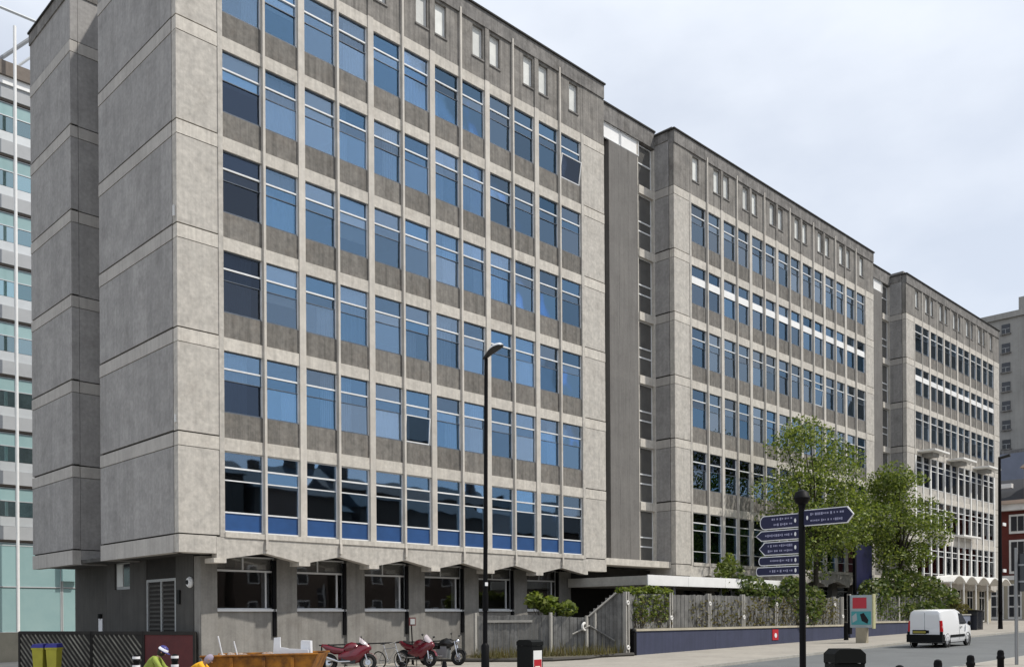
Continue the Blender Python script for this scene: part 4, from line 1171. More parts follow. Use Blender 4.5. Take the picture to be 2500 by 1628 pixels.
for (x, y, lb) in ((-2.35, -2.25, 'white-banded bollard left of the person in lime jacket'), (-1.55, -3.04, 'white-banded bollard right of the person in lime jacket'), (-1.43, -5.97, 'white-banded bollard before the rusty skip')):
    bollard(x, y, 1.02, lb, True, 0.09, group='white-banded bollards')

def litter_bin(x, y, h, w, label, poster, rz):
    b = thing('litter_bin', label, 'bin', (x, y, gz(x)), rz)
    hw = w / 2
    lbox('body', -hw, hw, -hw * .8, hw * .8, 0, h * .85, 'dark_plastic', b)
    lbox('base', -hw * .9, hw * .9, -hw * .7, hw * .7, -0.1, 0.0, 'black_metal', b)
    MB().prism([(-hw * 1.05, -hw * .86, h * .86), (hw * 1.05, -hw * .86, h * .86), (hw * 1.05, -hw * .86, h * .95), (hw * .7, -hw * .86, h), (-hw * .7, -hw * .86, h), (-hw * 1.05, -hw * .86, h * .95)], (0, hw * 1.72, 0)).build('lid', 'dark_plastic', b, local=True)
    for sx in (-1, 1):
        for sy in (-1, 1):
            lbox('lid_post', sx * hw * .92 - .025, sx * hw * .92 + .025, sy * hw * .72 - .025, sy * hw * .72 + .025, h * .85, h * .87, 'dark_plastic', b)
    if poster:
        p = lbox('poster', hw + .002, hw + .014, -hw * .62, hw * .62, h * .18, h * .74, 'white_panel', b)
        lbox('poster_print', hw + .015, hw + .019, -hw * .56, hw * .56, h * .22, h * .52, 'red_paint', p)
        lbox('poster_mark', hw + .020, hw + .023, -hw * .4, hw * .3, h * .3, h * .36, 'white_panel', p)
    else:
        lbox('ash_plate', hw * .2, hw * .7, -hw * .8 - .01, -hw * .8 - .002, h * .45, h * .6, 'galv', b)
    return b
litter_bin(6.4, -9.75, 1.22, 0.6, 'black litter bin with red and white poster in front of the navy wall', True, R(-88))
litter_bin(-0.15, -22.75, 1.5, 0.46, 'black litter bin at the foot of the finger post', False, R(-40))

# information panel and blue sign board
ip = thing('information_panel', 'free-standing grey information panel with red and teal poster on a stone foot', 'sign', (33.5, -7.3, gz(33.5)))
def ipb(n_, y0, y1, z0, z1, m_, d0=0.0, d1=0.03, par=None): return box(n_, 33.5 - d1, 33.5 - d0, y0, y1, z0, z1, m_, par or ip)
box('stone_foot', 33.4, 33.7, -7.85, -7.3, gz(33) , 1.35, 'beige_stone', ip)
cab = box('cabinet', 33.5, 33.72, -8.15, -6.95, 1.35, 3.05, 'poster_grey', ip)
box('cabinet_edge', 33.48, 33.74, -8.22, -8.151, 1.3, 3.1, 'poster_yellow', ip); box('cabinet_edge', 33.46, 33.74, -6.949, -6.84, 1.0, 3.05, 'black_metal', ip)
ipb('red_print', -7.85, -7.1, 2.35, 2.92, 'poster_red', 0, 0.012, cab); ipb('teal_print', -8.08, -7.03, 1.5, 2.2, 'poster_teal', 0, 0.012, cab)
MB().prism([(33.484, -7.5, 2.05), (33.484, -7.7, 2.12), (33.484, -7.95, 1.75), (33.484, -7.9, 1.55), (33.484, -7.6, 1.7)], (-0.006, 0, 0)).build('black_print', 'poster_black', cab)
MB().prism([(33.484, -7.08, 1.95), (33.484, -7.3, 2.12), (33.484, -7.35, 1.75), (33.484, -7.1, 1.6)], (-0.006, 0, 0)).build('pale_print', 'poster_grey', cab)
sb = thing('sign_board', 'tall blank navy sign board behind the fence between the two trees', 'sign', (43.2, -3.0, gz(43)))
box('board', 42.6, 44.9, -3.06, -2.98, 3.6, 6.45, 'sign_navy', sb)
box('board_edge', 42.4, 42.599, -3.10, -2.94, 3.3, 6.5, 'black_metal', sb)
for x in (42.8, 44.7): MB().tube([(x, -2.9, gz(43)), (x, -2.9, 6.4)], 0.05, 8).build('leg', 'black_metal', sb)
tag(MB().tube([(36.5, -5.3, gz(36)), (36.5, -5.3, 1.55), (36.5, -5.3, 1.6)], [0.13, 0.12, 0.05], 12).build('marker_post', 'black_metal', smooth=True), 'short black marker post left of the information panel', 'post')

# far street lamp and near right road sign
fl = thing('lamp_post', 'slim black lamp post at the corner of the far office block', 'street lamp', (57.6, -6.7, gz(57.6)))
MB().tube([(57.6, -6.7, gz(57)), (57.6, -6.7, 2.2), (57.62, -6.7, 13.2)], [0.17, 0.15, 0.09], 12).build('column', 'black_metal', fl, smooth=True)
MB().tube([(57.62, -6.7, 13.1), (57.62, -7.4, 13.25)], [0.09, 0.12], 10).build('luminaire', 'lamp_under', fl, smooth=True)
for z, s in ((8.3, 1), (5.0, -1)):
    box('bracket_sign', 57.7, 58.3, -6.9, -6.84, z, z + 0.22, 'white_panel', fl)
rs = thing('road_sign', 'grey pole with the dark back of a road sign at the right edge', 'sign', (20.0, -19.2, gz(20)))
MB().tube([(19.95, -19.08, gz(20)), (19.95, -19.08, 4.2)], 0.055, 10).build('pole', 'galv', rs, smooth=True)
box('sign_back', 20.05, 20.11, -20.05, -19.1, 2.75, 4.0, 'window_dark', rs)
box('sign_rail', 20.02, 20.049, -20.0, -19.1, 3.6, 3.66, 'galv', rs); box('sign_rail', 20.02, 20.049, -20.0, -19.1, 3.05, 3.11, 'galv', rs)
# street boxes on the far pavement
ub = thing('utility_cabinet', 'dark green utility cabinet on the far pavement right of the van', 'cabinet', (55.6, -5.6, gz(55)))
box('cabinet_body', 55.0, 56.2, -6.0, -5.4, gz(55), 2.25, 'window_dark', ub); box('cabinet_top', 54.95, 56.25, -6.06, -5.35, 2.25, 2.32, 'gate_dark', ub)
pl = thing('planter', 'pale blue-grey planter trough beside the dark cabinet', 'planter', (51.5, -5.4, gz(51)))
box('trough', 50.0, 54.6, -5.7, -5.0, gz(51), 1.95, 'slate_blue', pl); box('rim', 49.95, 54.65, -5.75, -4.95, 1.95, 2.03, 'kerb_stone', pl)

# ------------------------------------------------------------------ van
vn = thing('van', 'small white delivery van driving away along the road', 'van', (31.75, -11.5, gz(31.75) - 0.11), math.atan(0.0165) * 0)
vn.rotation_euler = (0, -math.atan(0.0165), R(-0.5))
st = [(0.0, .30, 1.66, .78, .66), (0.05, .26, 1.76, .82, .69), (0.3, .24, 1.81, .83, .71), (1.2, .24, 1.83, .835, .715), (2.1, .24, 1.82, .835, .71), (2.5, .24, 1.74, .83, .68), (2.9, .24, 1.42, .83, .70), (3.2, .24, 1.12, .83, .74), (3.6, .26, 1.0, .80, .72), (3.9, .30, .86, .72, .62), (4.0, .36, .70, .60, .5)]
rings = []
for (x, zb, zt, w, wt) in st:
    belt = min(1.02, zt - 0.06)
    rg = []
    half = [(w * .93, zb), (w * .99, zb + .12), (w, .62 if zt > .8 else zb + .2), (w * .985, belt), (wt + (w - wt) * .35, belt + (zt - belt) * .6), (wt, zt - .07 if zt > 1.2 else zt - .02), (wt - .1, zt)]
    rg = [(x, -a, b) for a, b in half] + [(x, a, b) for a, b in reversed(half)]
    rings.append(rg)
body = MB().loft(rings).build('body', 'van_white', vn, local=True, smooth=True)
def side_y(z): return .822 + (.70 - .822) * max(0, (z - 1.02)) / 0.75
def side_patch(name, pts, mat, par, s=-1, e=0.012):
    n = len(pts)
    MB().loft([[(x, s * (side_y(z) - .03), z) for x, z in pts], [(x, s * (side_y(z) + e), z) for x, z in pts]]).build(name, mat, par, local=True)
for s in (-1, 1):
    side_patch('side_window', [(2.15, 1.10), (3.0, 1.10), (2.98, 1.2), (2.62, 1.58), (2.2, 1.62)], 'window_dark', body, s, .018)
    side_patch('side_moulding', [(0.95, .48), (2.75, .48), (2.75, .60), (0.95, .60)], 'dark_plastic', body, s, .03)
    lbox('door_handle', 2.2, 2.36, s * .86 - .012, s * .86 + .012, .93, .97, 'dark_plastic', body)
    lbox('door_seam', 2.08, 2.095, s * .845 - .004, s * .845 + .004, .35, 1.0, 'frame_grey', body)
    MB().ell((2.98, s * .98, 1.12), (.09, .09, .11)).build('mirror', 'dark_plastic', body, local=True, smooth=True)
    MB().prism([(-.012, s * .70, .78), (-.012, s * .80, .78), (-.012, s * .76, 1.30), (-.012, s * .69, 1.30)], (.1, s * .035, 0)).build('taillight', 'tail_red', body, local=True)
    lbox('lamp_foot', -.02, .06, s * .77 - .06, s * .77 + .06, .62, .775, 'dark_plastic', body)
MB().prism([(2.58, -.62, 1.70), (2.58, .62, 1.70), (3.14, .68, 1.19), (3.14, -.68, 1.19)], (.03, 0, .03)).build('windscreen', 'window_dark', body, local=True)
lbox('bumper', -.09, .25, -.84, .84, .27, .64, 'dark_plastic', body)
lbox('bumper', 3.75, 4.04, -.66, .66, .34, .56, 'dark_plastic', body)
lbox('door_gap', -.008, .01, -.012, .012, .62, 1.68, 'frame_grey', body)
np_ = lbox('number_plate', -.022, -.006, -.05, .55, .70, .81, 'plate_yellow', body)
lbox('plate_recess', -.014, -.004, -.08, .58, .67, .86, 'dark_plastic', body)
lbox('rear_handle', -.03, -.004, -.20, -.09, .70, .84, 'dark_plastic', body)
lbox('door_panel', -.012, -.002, .06, .66, .95, 1.58, 'van_white', body); lbox('door_panel', -.012, -.002, -.66, -.06, .95, 1.58, 'van_white', body)
lbox('underbody', .3, 3.7, -.70, .70, .20, .32, 'rubber', body)
for x in (.62, 3.2):
    for s in (-1, 1):
        wl = MB().torus((x, s * .74, .30), .205, .10, 22, 8, 'Y', .9).build('wheel', 'rubber', vn, local=True, smooth=True)
        MB().tube([(x, s * .76 - .05, .30), (x, s * .76 + .05, .30)], .17, 16).build('hubcap', 'bike_silver', wl, local=True)
        MB().torus((x, s * .815, .32), .345, .028, 20, 6, 'Y', .7).build('wheel_arch', 'dark_plastic', body, local=True)

# ------------------------------------------------------------------ motorcycles and bicycle
def motorcycle(label, x, y, rz, paint, faired, screen):
    b = thing('motorcycle', label, 'motorcycle', (x, y, gz(x)), rz, 'parked motorcycles')
    b.rotation_euler = (R(-9), 0, rz)
    for wx, tw in ((-.70, .09), (.72, .075)):
        w = MB().torus((wx, 0, .31), .245, tw, 24, 8, 'Y').build('wheel', 'rubber', b, local=True, smooth=True)
        MB().torus((wx, 0, .31), .185, .02, 20, 6, 'Y').build('rim', 'bike_silver', w, local=True, smooth=True)
        sp = MB()
        for k in range(5):
            g = 2 * math.pi * k / 5
            sp.tube([(wx, 0, .31), (wx + .18 * math.cos(g), 0, .31 + .18 * math.sin(g))], .016, 5)
        sp.build('spokes', 'bike_silver', w, local=True)
        MB().tube([(wx, -.045, .31), (wx, .045, .31)], .10, 14).build('brake_disc', 'chrome', w, local=True)
    MB().tube([(-.70, -.09, .31), (-.15, -.09, .42)], .03, 6).tube([(-.70, .09, .31), (-.15, .09, .42)], .03, 6).build('swing_arm', 'bike_black', b, local=True)
    for s in (-1, 1):
        MB().tube([(.72, s * .08, .31), (.52, s * .08, .92)], .026, 8).build('fork_leg', 'chrome', b, local=True)
        MB().tube([(.50, s * .06, .95), (.44, s * .28, .99), (.34, s * .38, .97)], .018, 6).build('handlebar', 'bike_black', b, local=True)
        MB().tube([(.48, s * .2, 1.0), (.50, s * .30, 1.16)], .008, 5).build('mirror_stalk', 'bike_black', b, local=True)
        MB().ell((.50, s * .32, 1.19), (.025, .06, .045)).build('mirror', 'bike_black', b, local=True, smooth=True)
    MB().box(-.22, .28, -.17, .17, .26, .60).box(-.05, .22, -.14, .14, .58, .72).build('engine', 'bike_black' if paint == 'bike_red' else 'galv', b, local=True)
    rings = []
    for (xx, w, z0, z1) in ((-.2, .09, .72, .84), (-.06, .17, .66, 1.0), (.12, .20, .64, 1.06), (.30, .18, .66, 1.02), (.44, .08, .76, .90)):
        rings.append([(xx, w * math.cos(a), (z0 + z1) / 2 + (z1 - z0) / 2 * math.sin(a)) for a in [2 * math.pi * k / 12 for k in range(12)]])
    MB().loft(rings).build('tank', paint, b, local=True, smooth=True)
    rings = []
    for (xx, w, z0, z1) in ((-.95, .05, .90, .99), (-.78, .13, .74, .98), (-.5, .17, .60, .92), (-.14, .15, .60, .84)):
        rings.append([(xx, w * math.cos(a), (z0 + z1) / 2 + (z1 - z0) / 2 * math.sin(a)) for a in [2 * math.pi * k / 10 for k in range(10)]])
    MB().loft(rings).build('tail_unit', paint, b, local=True, smooth=True)
    MB().loft([[(xx, w * math.cos(a), z + .05 * math.sin(a)) for a in [2 * math.pi * k / 10 for k in range(10)]] for (xx, w, z) in ((-.72, .08, .95), (-.45, .14, .86), (-.2, .13, .82), (-.08, .08, .86))]).build('seat', 'rubber', b, local=True, smooth=True)
    MB().tube([(.1, -.16, .34), (-.3, -.19, .32), (-.82, -.22, .50)], [.03, .035, .055], 10).build('exhaust', 'chrome', b, local=True, smooth=True)
    MB().torus((.72, 0, .31), .33, .03, 20, 6, 'Y', 2.0)
    mg_ = MB(); pr2 = []
    for a in range(20, 161, 20):
        g = R(a); pr2.append((.72 + .34 * math.cos(g), .31 + .34 * math.sin(g)))
    mg_.loft([[(q[0], -.06, q[1]), (q[0], .06, q[1]), (q[0] * 1.0, .05, q[1] + .02), (q[0], -.05, q[1] + .02)] for q in pr2]).build('mudguard', paint, b, local=True)
    if faired:
        rings = []
        for (xx, w, z0, z1) in ((-.34, .15, .42, .62), (-.12, .20, .30, .76), (.15, .23, .24, .86), (.40, .22, .30, .98), (.62, .17, .55, 1.02), (.78, .10, .72, .95), (.84, .04, .78, .86)):
            rings.append([(xx, w * math.cos(a), (z0 + z1) / 2 + (z1 - z0) / 2 * math.sin(a)) for a in [2 * math.pi * k / 14 for k in range(14)]])
        MB().loft(rings).build('fairing', paint, b, local=True, smooth=True)
        MB().loft([[(xx, w * math.cos(a), z + h * math.sin(a)) for a in [math.pi * k / 8 for k in range(9)]] for (xx, w, z, h) in ((.42, .15, 1.0, .24), (.52, .16, .96, .20), (.66, .13, .92, .12), (.76, .08, .86, .06))]).build('windscreen', 'screen', b, local=True, smooth=True)
    else:
        MB().ell((.62, 0, .92), (.10, .10, .11)).build('headlight', 'chrome', b, local=True, smooth=True)
    MB().ell((-.93, 0, .90), (.03, .06, .03)).build('taillight', 'tail_red', b, local=True)
    MB().tube([(-.1, .12, .3), (-.2, .3, 0.0)], .016, 5).build('side_stand', 'bike_black', b, local=True)
    return b
motorcycle('left red motorcycle parked side-on right of the skip', 5.75, -1.2, R(-42), 'bike_red', True, True)
motorcycle('middle red sports motorcycle with pale windscreen facing the street', 8.7, -1.4, R(-82), 'bike_red', True, True)
motorcycle('black motorcycle with raised mirrors, rightmost of the parked bikes', 9.85, -1.6, R(-70), 'bike_black', False, False)
# touring case and second tank on the side-on bike
def bicycle(label, x, y, rz):
    b = thing('bicycle', label, 'bicycle', (x, y, gz(x)), rz)
    b.rotation_euler = (R(8), 0, rz)
    for wx in (-.52, .54):
        w = MB().torus((wx, 0, .34), .315, .02, 26, 6, 'Y').build('wheel', 'rubber', b, local=True, smooth=True)
        sp = MB()
        for k in range(12):
            g = 2 * math.pi * k / 12
            sp.tube([(wx, 0, .34), (wx + .30 * math.cos(g), 0, .34 + .30 * math.sin(g))], .004, 3)
        sp.build('spokes', 'chrome', w, local=True)
        MB().torus((wx, 0, .34), .29, .012, 26, 5, 'Y').build('rim', 'chrome', w, local=True)
    MB().tube([(-.52, 0, .34), (-.08, 0, .30), (.36, 0, .74)], .018, 6).tube([(-.52, 0, .34), (-.2, 0, .78)], .014, 6).tube([(-.08, 0, .30), (-.24, 0, .92)], .016, 6).tube([(-.2, 0, .76), (.34, 0, .82)], .018, 6).build('frame', 'bike_silver', b, local=True)
    MB().tube([(.54, 0, .34), (.40, 0, .72), (.34, 0, .98)], .016, 6).build('fork', 'chrome', b, local=True)
    MB().tube([(.32, -.3, 1.0), (.38, 0, 1.02), (.32, .3, 1.0)], .014, 6).build('handlebar', 'bike_black', b, local=True)
    MB().ell((-.26, 0, .95), (.13, .06, .03)).build('saddle', 'bike_black', b, local=True)
    MB().torus((-.08, .04, .30), .09, .01, 14, 5, 'Y').build('chainring', 'chrome', b, local=True)
bicycle('silver bicycle leaning beside the left red motorcycle', 7.15, -1.9, R(-80))
# low bike rail against the building
rl = thing('bike_rail', 'low dark cycle rail along the foot of the building behind the motorcycles', 'rail', (8.5, -0.2, gz(8.5)))
MB().tube([(5.2, -.2, 1.02), (11.6, -.2, 1.06)], .03, 6).build('rail_bar', 'black_metal', rl)
for x in (5.3, 7.4, 9.5, 11.5): MB().tube([(x, -.2, gz(x)), (x, -.2, 1.04)], .028, 6).build('rail_leg', 'black_metal', rl)
# small board sign on a pole by the bikes
ps = thing('notice_post', 'small grey-faced parking notice on a post behind the middle motorcycle', 'sign', (9.3, -0.6, gz(9.3)))
MB().tube([(9.25, -.6, gz(9.3)), (9.15, -.6, 1.75)], .025, 6).build('pole', 'black_metal', ps)
box('plate', 9.0, 9.32, -.66, -.63, 1.7, 2.02, 'gate_red', ps); box('plate_face', 9.05, 9.27, -.675, -.661, 1.75, 1.97, 'frame_grey', ps)

# ------------------------------------------------------------------ skip and its load
sk = thing('skip', 'rusty orange builders skip full of white waste at the lower left', 'skip', (-0.66, -6.75, gz(-0.6)), math.atan2(-2.06, 2.08))
prof = [(-1.55, 1.03), (-1.15, 0.05), (1.05, 0.05), (1.5, 1.08)]
t = 0.05
sw = MB()
sw.prism([(-1.55, -.75, 1.02), (-1.15, -.75, .05), (1.05, -.75, .05), (1.5, -.75, 1.08)], (0, t, 0))
sw.prism([(-1.55, .70, 1.02), (-1.15, .70, .05), (1.05, .70, .05), (1.5, .70, 1.08)], (0, t, 0))
sw.build('side_plate', 'rust', sk, local=True)
MB().prism([(-1.55, -.70, 1.02), (-1.5, -.70, 1.02), (-1.10, -.70, .10), (-1.15, -.70, .05)], (0, 1.4, 0)).build('end_plate', 'rust', sk, local=True)
MB().prism([(1.45, -.70, 1.08), (1.5, -.70, 1.08), (1.05, -.70, .05), (1.0, -.70, .1)], (0, 1.4, 0)).build('end_plate', 'rust', sk, local=True)
lbox('floor_plate', -1.1, 1.0, -.70, .70, .05, .09, 'rust', sk)
for s in (-1, 1):
    MB().tube([(-1.57, s * .76, 1.03), (1.52, s * .76, 1.09)], .035, 6).build('rim', 'rust', sk, local=True)
    for xx in (-.75, 0.1, .85): lbox('rib', xx - .035, xx + .035, s * .75 - (.07 if s < 0 else -.0), s * .75 + (.07 if s > 0 else .0), .2, 1.0, 'rust', sk)
    lbox('lug', -.05, .12, min(s * .76, s * .9), max(s * .76, s * .9), .55, .66, 'dark_plastic', sk)
rb = MB(); rr = random.Random(2)
for _ in range(60):
    x, y = rr.uniform(-1.35, 1.3), rr.uniform(-.6, .6); s = rr.uniform(.04, .13)
    rb.ell((x, y, .92 + rr.uniform(0, .12)), (s, s * rr.uniform(.6, 1.2), s * .7), 6, 4)
rb.box(-1.3, 1.25, -.69, .69, .8, .93)
o = rb.build('rubble_load', 'rubble', sk, local=True); o['kind'] = 'stuff'
def sk_w(x, y, z):
    a = math.atan2(-2.06, 2.08); return Vector((-0.66 + x * math.cos(a) - y * math.sin(a), -6.75 + x * math.sin(a) + y * math.cos(a), gz(-.6) + z))
def junk(name, label, pts, d, loc, rz, cat, mat='white_board', rot=None):
    o = MB().prism(pts, d).build(name, mat, None, loc, rot or (0, 0, rz)); tag(o, label, cat, 'waste in the skip')
aa = math.atan2(-2.06, 2.08)
junk('foam_sheet', 'tall L-shaped white sheet standing in the skip', [(0, 0, 0), (.95, 0, 0.02), (.92, 0, .22), (.42, 0, .24), (.36, 0, .26), (.2, 0, .28), (.19, 0, .55), (.03, 0, .53)], (0, .06, 0), sk_w(.3, -.62, .98), aa, 'sheet')
junk('carton', 'square white carton at the right end of the skip', [(0, 0, 0), (.27, 0, 0), (.26, 0, .42), (0.01, 0, .43)], (0, .25, 0), sk_w(1.0, -.5, 1.0), aa, 'carton')
tag(MB().tube([(0, 0, 0), (-.12, .02, .56)], .018, 6).build('white_pole', 'white_board', None, sk_w(-1.12, -.3, 1.0)), 'left thin white pole leaning out of the skip', 'pole', 'waste in the skip')
tag(MB().tube([(0, 0, 0), (-.10, .02, .42)], .018, 6).build('white_pole', 'white_board', None, sk_w(-.72, -.3, 1.0)), 'right shorter white pole leaning out of the skip', 'pole', 'waste in the skip')

# ------------------------------------------------------------------ bin store gates and wheelie bins at lower left
gt = thing('bin_store_gate', 'dark slatted bin store screen under the overhang at the lower left', 'gate', (-1.3, 4.5, 0))
G0, G1 = Vector((-1.84, 9.9, 0)), Vector((1.2, 1.35, 0))
gd_ = (G1 - G0).normalized(); gn = Vector((gd_.y, -gd_.x, 0)); GL = (G1 - G0).length
def gp(t, z, e=0.0): return G0 + gd_ * t + gn * e + Vector((0, 0, z))
cuts = [0, GL * .44, GL * .73, GL]
for q in range(3):
    a, b = cuts[q], cuts[q + 1] - 0.03
    mat = 'gate_dark' if q < 2 else 'gate_red'
    MB().prism([gp(a, -.3), gp(b, -.3), gp(b, 1.54), gp(a, 1.54)], -gn * .04).build('gate_leaf', mat, gt)
    MB().prism([gp(a, 1.46, .03), gp(b, 1.46, .03), gp(b, 1.58, .03), gp(a, 1.58, .03)], -gn * .09).build('top_rail', 'gate_dark', gt)
    for u in (a, b):
        MB().prism([gp(u - .05, -.3, .035), gp(u + .05, -.3, .035), gp(u + .05, 1.56, .035), gp(u - .05, 1.56, .035)], -gn * .1).build('stile', 'gate_dark', gt)
    if q < 2:
        nS = int((b - a) / .24) + 6
        for i in range(nS):
            t0 = a - 1.5 + i * .24
            lo, hi = 0.0, 1.45
            pA, pB = (t0, hi), (t0 + 1.45, lo)        # boards fall to the right
            x0, z0 = pA; x1, z1 = pB
            if x0 < a + .07: z0 -= (a + .07 - x0); x0 = a + .07
            if x1 > b - .07: z1 += (x1 - b + .07); x1 = b - .07
            if x1 - x0 < .12: continue
            MB().prism([gp(x0, z0 - .035, .004), gp(x1, z1 - .035, .004), gp(x1, z1 + .035, .004), gp(x0, z0 + .035, .004)], gn * .022).build('slat', 'gate_slat', gt)
def wheelie(x, y, label, rz):
    b = thing('wheelie_bin', label, 'bin', (x, y, gz(x)), rz, 'yellow wheelie bins'); b.scale = (0.68, 0.72, 1.08)
    MB().loft([[(-.20, -.23, .06), (.20, -.23, .06), (.20, .23, .06), (-.20, .23, .06)], [(-.27, -.30, .98), (.27, -.30, .98), (.27, .30, .98), (-.27, .30, .98)]]).build('bin_body', 'bin_yellow', b, local=True)
    lbox('bin_rim', -.30, .30, -.33, .33, .96, 1.02, 'bin_yellow', b)
    MB().loft([[(-.31, -.35, 1.02), (.31, -.35, 1.02), (.31, .35, 1.02), (-.31, .35, 1.02)], [(-.26, -.27, 1.13), (.26, -.27, 1.13), (.26, .30, 1.15), (-.26, .30, 1.15)]]).build('bin_lid', 'bin_blue', b, local=True)
    for s in (-1, 1):
        MB().tube([(s * .22 - .03, .26, .10), (s * .22 + .03, .26, .10)], .10, 12).build('wheel', 'rubber', b, local=True)
    MB().tube([(-.2, .38, 1.0), (.2, .38, 1.0)], .02, 6).build('handle', 'bin_blue', b, local=True)
wheelie(-2.66, 5.0, 'left of the two yellow wheelie bins with blue lids', R(-42))
wheelie(-2.32, 4.66, 'right of the two yellow wheelie bins with blue lids', R(-44))
tag(box('service_cabinet', -6.6, -6.0, 4.0, 4.6, -0.4, 1.1, 'undercroft_paint_shade'), 'grey service cabinet beside the yellow bins at the left edge', 'cabinet')
wt = thing('warning_sign', 'small white notice on the dark wall under the overhang', 'notice', (1.72, 11.0, 1.6))
box('notice_plate', 1.71, 1.748, 11.0, 11.4, 1.5, 2.05, 'sign_white', wt)
MB().tube([(1.72, 11.2, 2.05), (1.72, 11.2, 2.25)], .12, 8).build('notice_lamp', 'dark_plastic', wt)

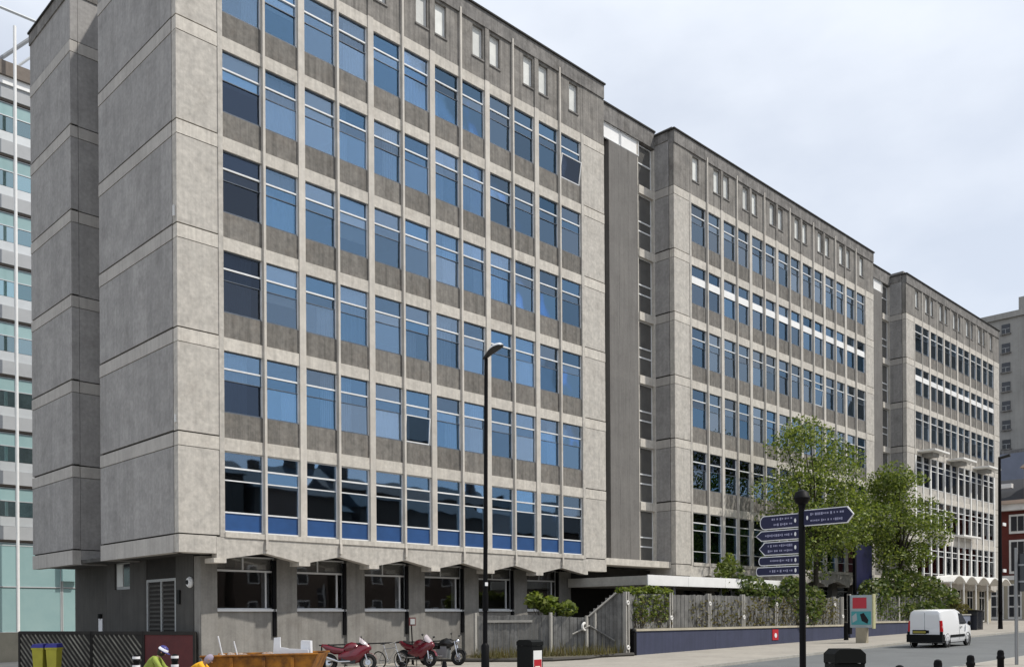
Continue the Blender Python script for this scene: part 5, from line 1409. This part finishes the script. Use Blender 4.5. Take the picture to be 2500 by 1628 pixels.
# ------------------------------------------------------------------ people
def skin_mesh(name, mat, joints, edges, parent, root=0, sub=2):
    me = bpy.data.meshes.new(name)
    me.from_pydata([j[:3] for j in joints], edges, [])
    me.materials.append(M[mat])
    o = link(name, me, parent, local=True)
    md = o.modifiers.new('skin', 'SKIN')
    for i, v in enumerate(me.skin_vertices[0].data):
        r = joints[i][3]; v.radius = (r, joints[i][4] if len(joints[i]) > 4 else r)
        v.use_root = (i == root)
    md.use_smooth_shade = True
    s = o.modifiers.new('sub', 'SUBSURF'); s.levels = sub; s.render_levels = sub
    return o
def person(label, loc, rz, lean, crouch, jacket, hat, scale=1.0, hair='hair_dark'):
    """x forward; lean = forward bend of the back, crouch = bend of the knees"""
    p = thing('person', label, 'person', loc, rz)
    p.scale = (scale,) * 3
    hipz = .92 - crouch; kx = crouch * .9
    hip = Vector((0, 0, hipz))
    def up_(d, f): return Vector((math.sin(lean) * d + f * math.cos(lean), 0, hipz + math.cos(lean) * d - f * math.sin(lean)))
    ch = up_(.34, .01); nk = up_(.52, .02); hdc = up_(.66, .06)
    legs = []
    J = [(*hip, .13, .16)]
    E_ = []
    # one continuous body: pelvis - spine - neck - head, arms, legs
    J += [(*up_(.18, 0), .125, .15), (*ch, .12, .165), (*nk, .055), (*up_(.60, .04), .062), (*up_(.68, .06), .088, .08), (*up_(.76, .05), .07, .065)]
    E_ += [(0, 1), (1, 2), (2, 3), (3, 4), (4, 5), (5, 6)]
    hands = []
    for s in (-1, 1):
        k = len(J)
        sh = up_(.45, 0) + Vector((0, s * .19, 0)); el = sh + Vector((.12 + .1 * lean, s * .05, -.27)); wr_ = el + Vector((.20, -s * .04, -.10)); pm = wr_ + Vector((.08, 0, -.02))
        J += [(*sh, .065), (*el, .048), (*wr_, .034), (*pm, .036, .02)]
        E_ += [(2, k), (k, k + 1), (k + 1, k + 2), (k + 2, k + 3)]
        for q, (dy, ln) in enumerate(((-.03, .07), (-.01, .085), (.01, .08), (.03, .065))):
            J += [(*(pm + Vector((.045, dy, 0))), .010), (*(pm + Vector((.045 + ln * .6, dy, -.02))), .009), (*(pm + Vector((.045 + ln * .8, dy, -.05))), .008)]
            m_ = len(J) - 3; E_ += [(k + 3, m_), (m_, m_ + 1), (m_ + 1, m_ + 2)]
        J += [(*(pm + Vector((.0, -s * .05, .0))), .011), (*(pm + Vector((.05, -s * .065, -.02))), .009)]
        E_ += [(k + 3, len(J) - 2), (len(J) - 2, len(J) - 1)]
    for s in (-1, 1):
        k = len(J)
        J += [(0, s * .10, hipz - .04, .10), (kx + .03, s * .11, hipz * .53 + .02, .065), (.0 - kx * .1, s * .11, .09, .042), (.16 - kx * .1, s * .12, .04, .04)]
        E_ += [(0, k), (k, k + 1), (k + 1, k + 2), (k + 2, k + 3)]
    skin_mesh('body', 'skin', J, E_, p)
    JJ = [(*up_(-.06, 0), .16, .185), (*up_(.16, 0), .155, .18), (*ch, .15, .195), (*up_(.475, .01), .085, .11)]
    EE = [(0, 1), (1, 2), (2, 3)]
    for s in (-1, 1):
        k = len(JJ)
        sh = up_(.45, 0) + Vector((0, s * .19, 0)); el = sh + Vector((.12 + .1 * lean, s * .05, -.27)); wr_ = el + Vector((.20, -s * .04, -.10))
        JJ += [(*sh, .085), (*el, .068), (*el.lerp(wr_, .8), .055)]
        EE += [(2, k), (k, k + 1), (k + 1, k + 2)]
    skin_mesh('jacket', jacket, JJ, EE, p)
    TT = [(0, 0, hipz, .145, .17)]; TE = []
    for s in (-1, 1):
        k = len(TT)
        TT += [(0, s * .10, hipz - .05, .115), (kx + .03, s * .11, hipz * .53 + .02, .082), (-kx * .1, s * .11, .13, .062)]
        TE += [(0, k), (k, k + 1), (k + 1, k + 2)]
    skin_mesh('trousers', 'cloth_navy', TT, TE, p)
    for s in (-1, 1):
        MB().ell((.07 - kx * .1, s * .12, .05), (.15, .055, .05)).build('shoe', 'rubber', p, local=True, smooth=True)
    face = up_(.69, .14); fd = Vector((math.cos(lean), 0, -math.sin(lean))); fu = Vector((math.sin(lean), 0, math.cos(lean)))
    MB().ell(tuple(face + fd * .012 - fu * .02), (.018, .014, .022), 8, 6).build('nose', 'skin', p, local=True, smooth=True)
    for s in (-1, 1):
        MB().ell(tuple(face + fu * .015 + Vector((0, s * .032, 0)) - fd * .004), (.01, .013, .008), 8, 6).build('eye', 'hair_dark', p, local=True)
        MB().ell(tuple(up_(.68, .05) + Vector((0, s * .088, 0))), (.02, .012, .03), 8, 6).build('ear', 'skin', p, local=True)
    MB().ell(tuple(face - fu * .065 - fd * .008), (.008, .026, .006), 8, 4).build('mouth', 'gate_red', p, local=True)
    top = up_(.73, .05)
    if hat:
        h = MB().ell((0, 0, 0), (.145, .125, .13), 16, 6, 0.0, 0.98).build('helmet', 'helmet_white', p, tuple(top), (0, lean, 0), local=True, smooth=True)
        MB().ell((0, 0, .055), (.125, .108, .085), 14, 5, 0.0, 0.98).build('helmet_crown', 'helmet_blue', h, local=True, smooth=True)
        MB().ell((.05, 0, -.012), (.18, .135, .022), 14, 5).build('helmet_peak', 'helmet_blue', h, local=True, smooth=True)
    MB().ell((-.02, 0, -.05), (.105, .10, .15), 14, 8).build('hair' if hair == 'hair_dark' else 'cap', hair, p, tuple(top), (0, lean, 0), local=True, smooth=True)
    return p
person('person in lime high-visibility jacket and blue and white helmet, seen from behind the skip', (-3.80, -6.40, gz(-3.8)), R(-38), R(31), .10, 'hivis_lime', True, 0.91)
person('person in orange-yellow high-visibility jacket and grey cap bending down left of the skip', (-2.86, -6.75, gz(-2.9)), R(-38), R(44), .28, 'hivis_orange', False, 0.94, 'cap_grey')
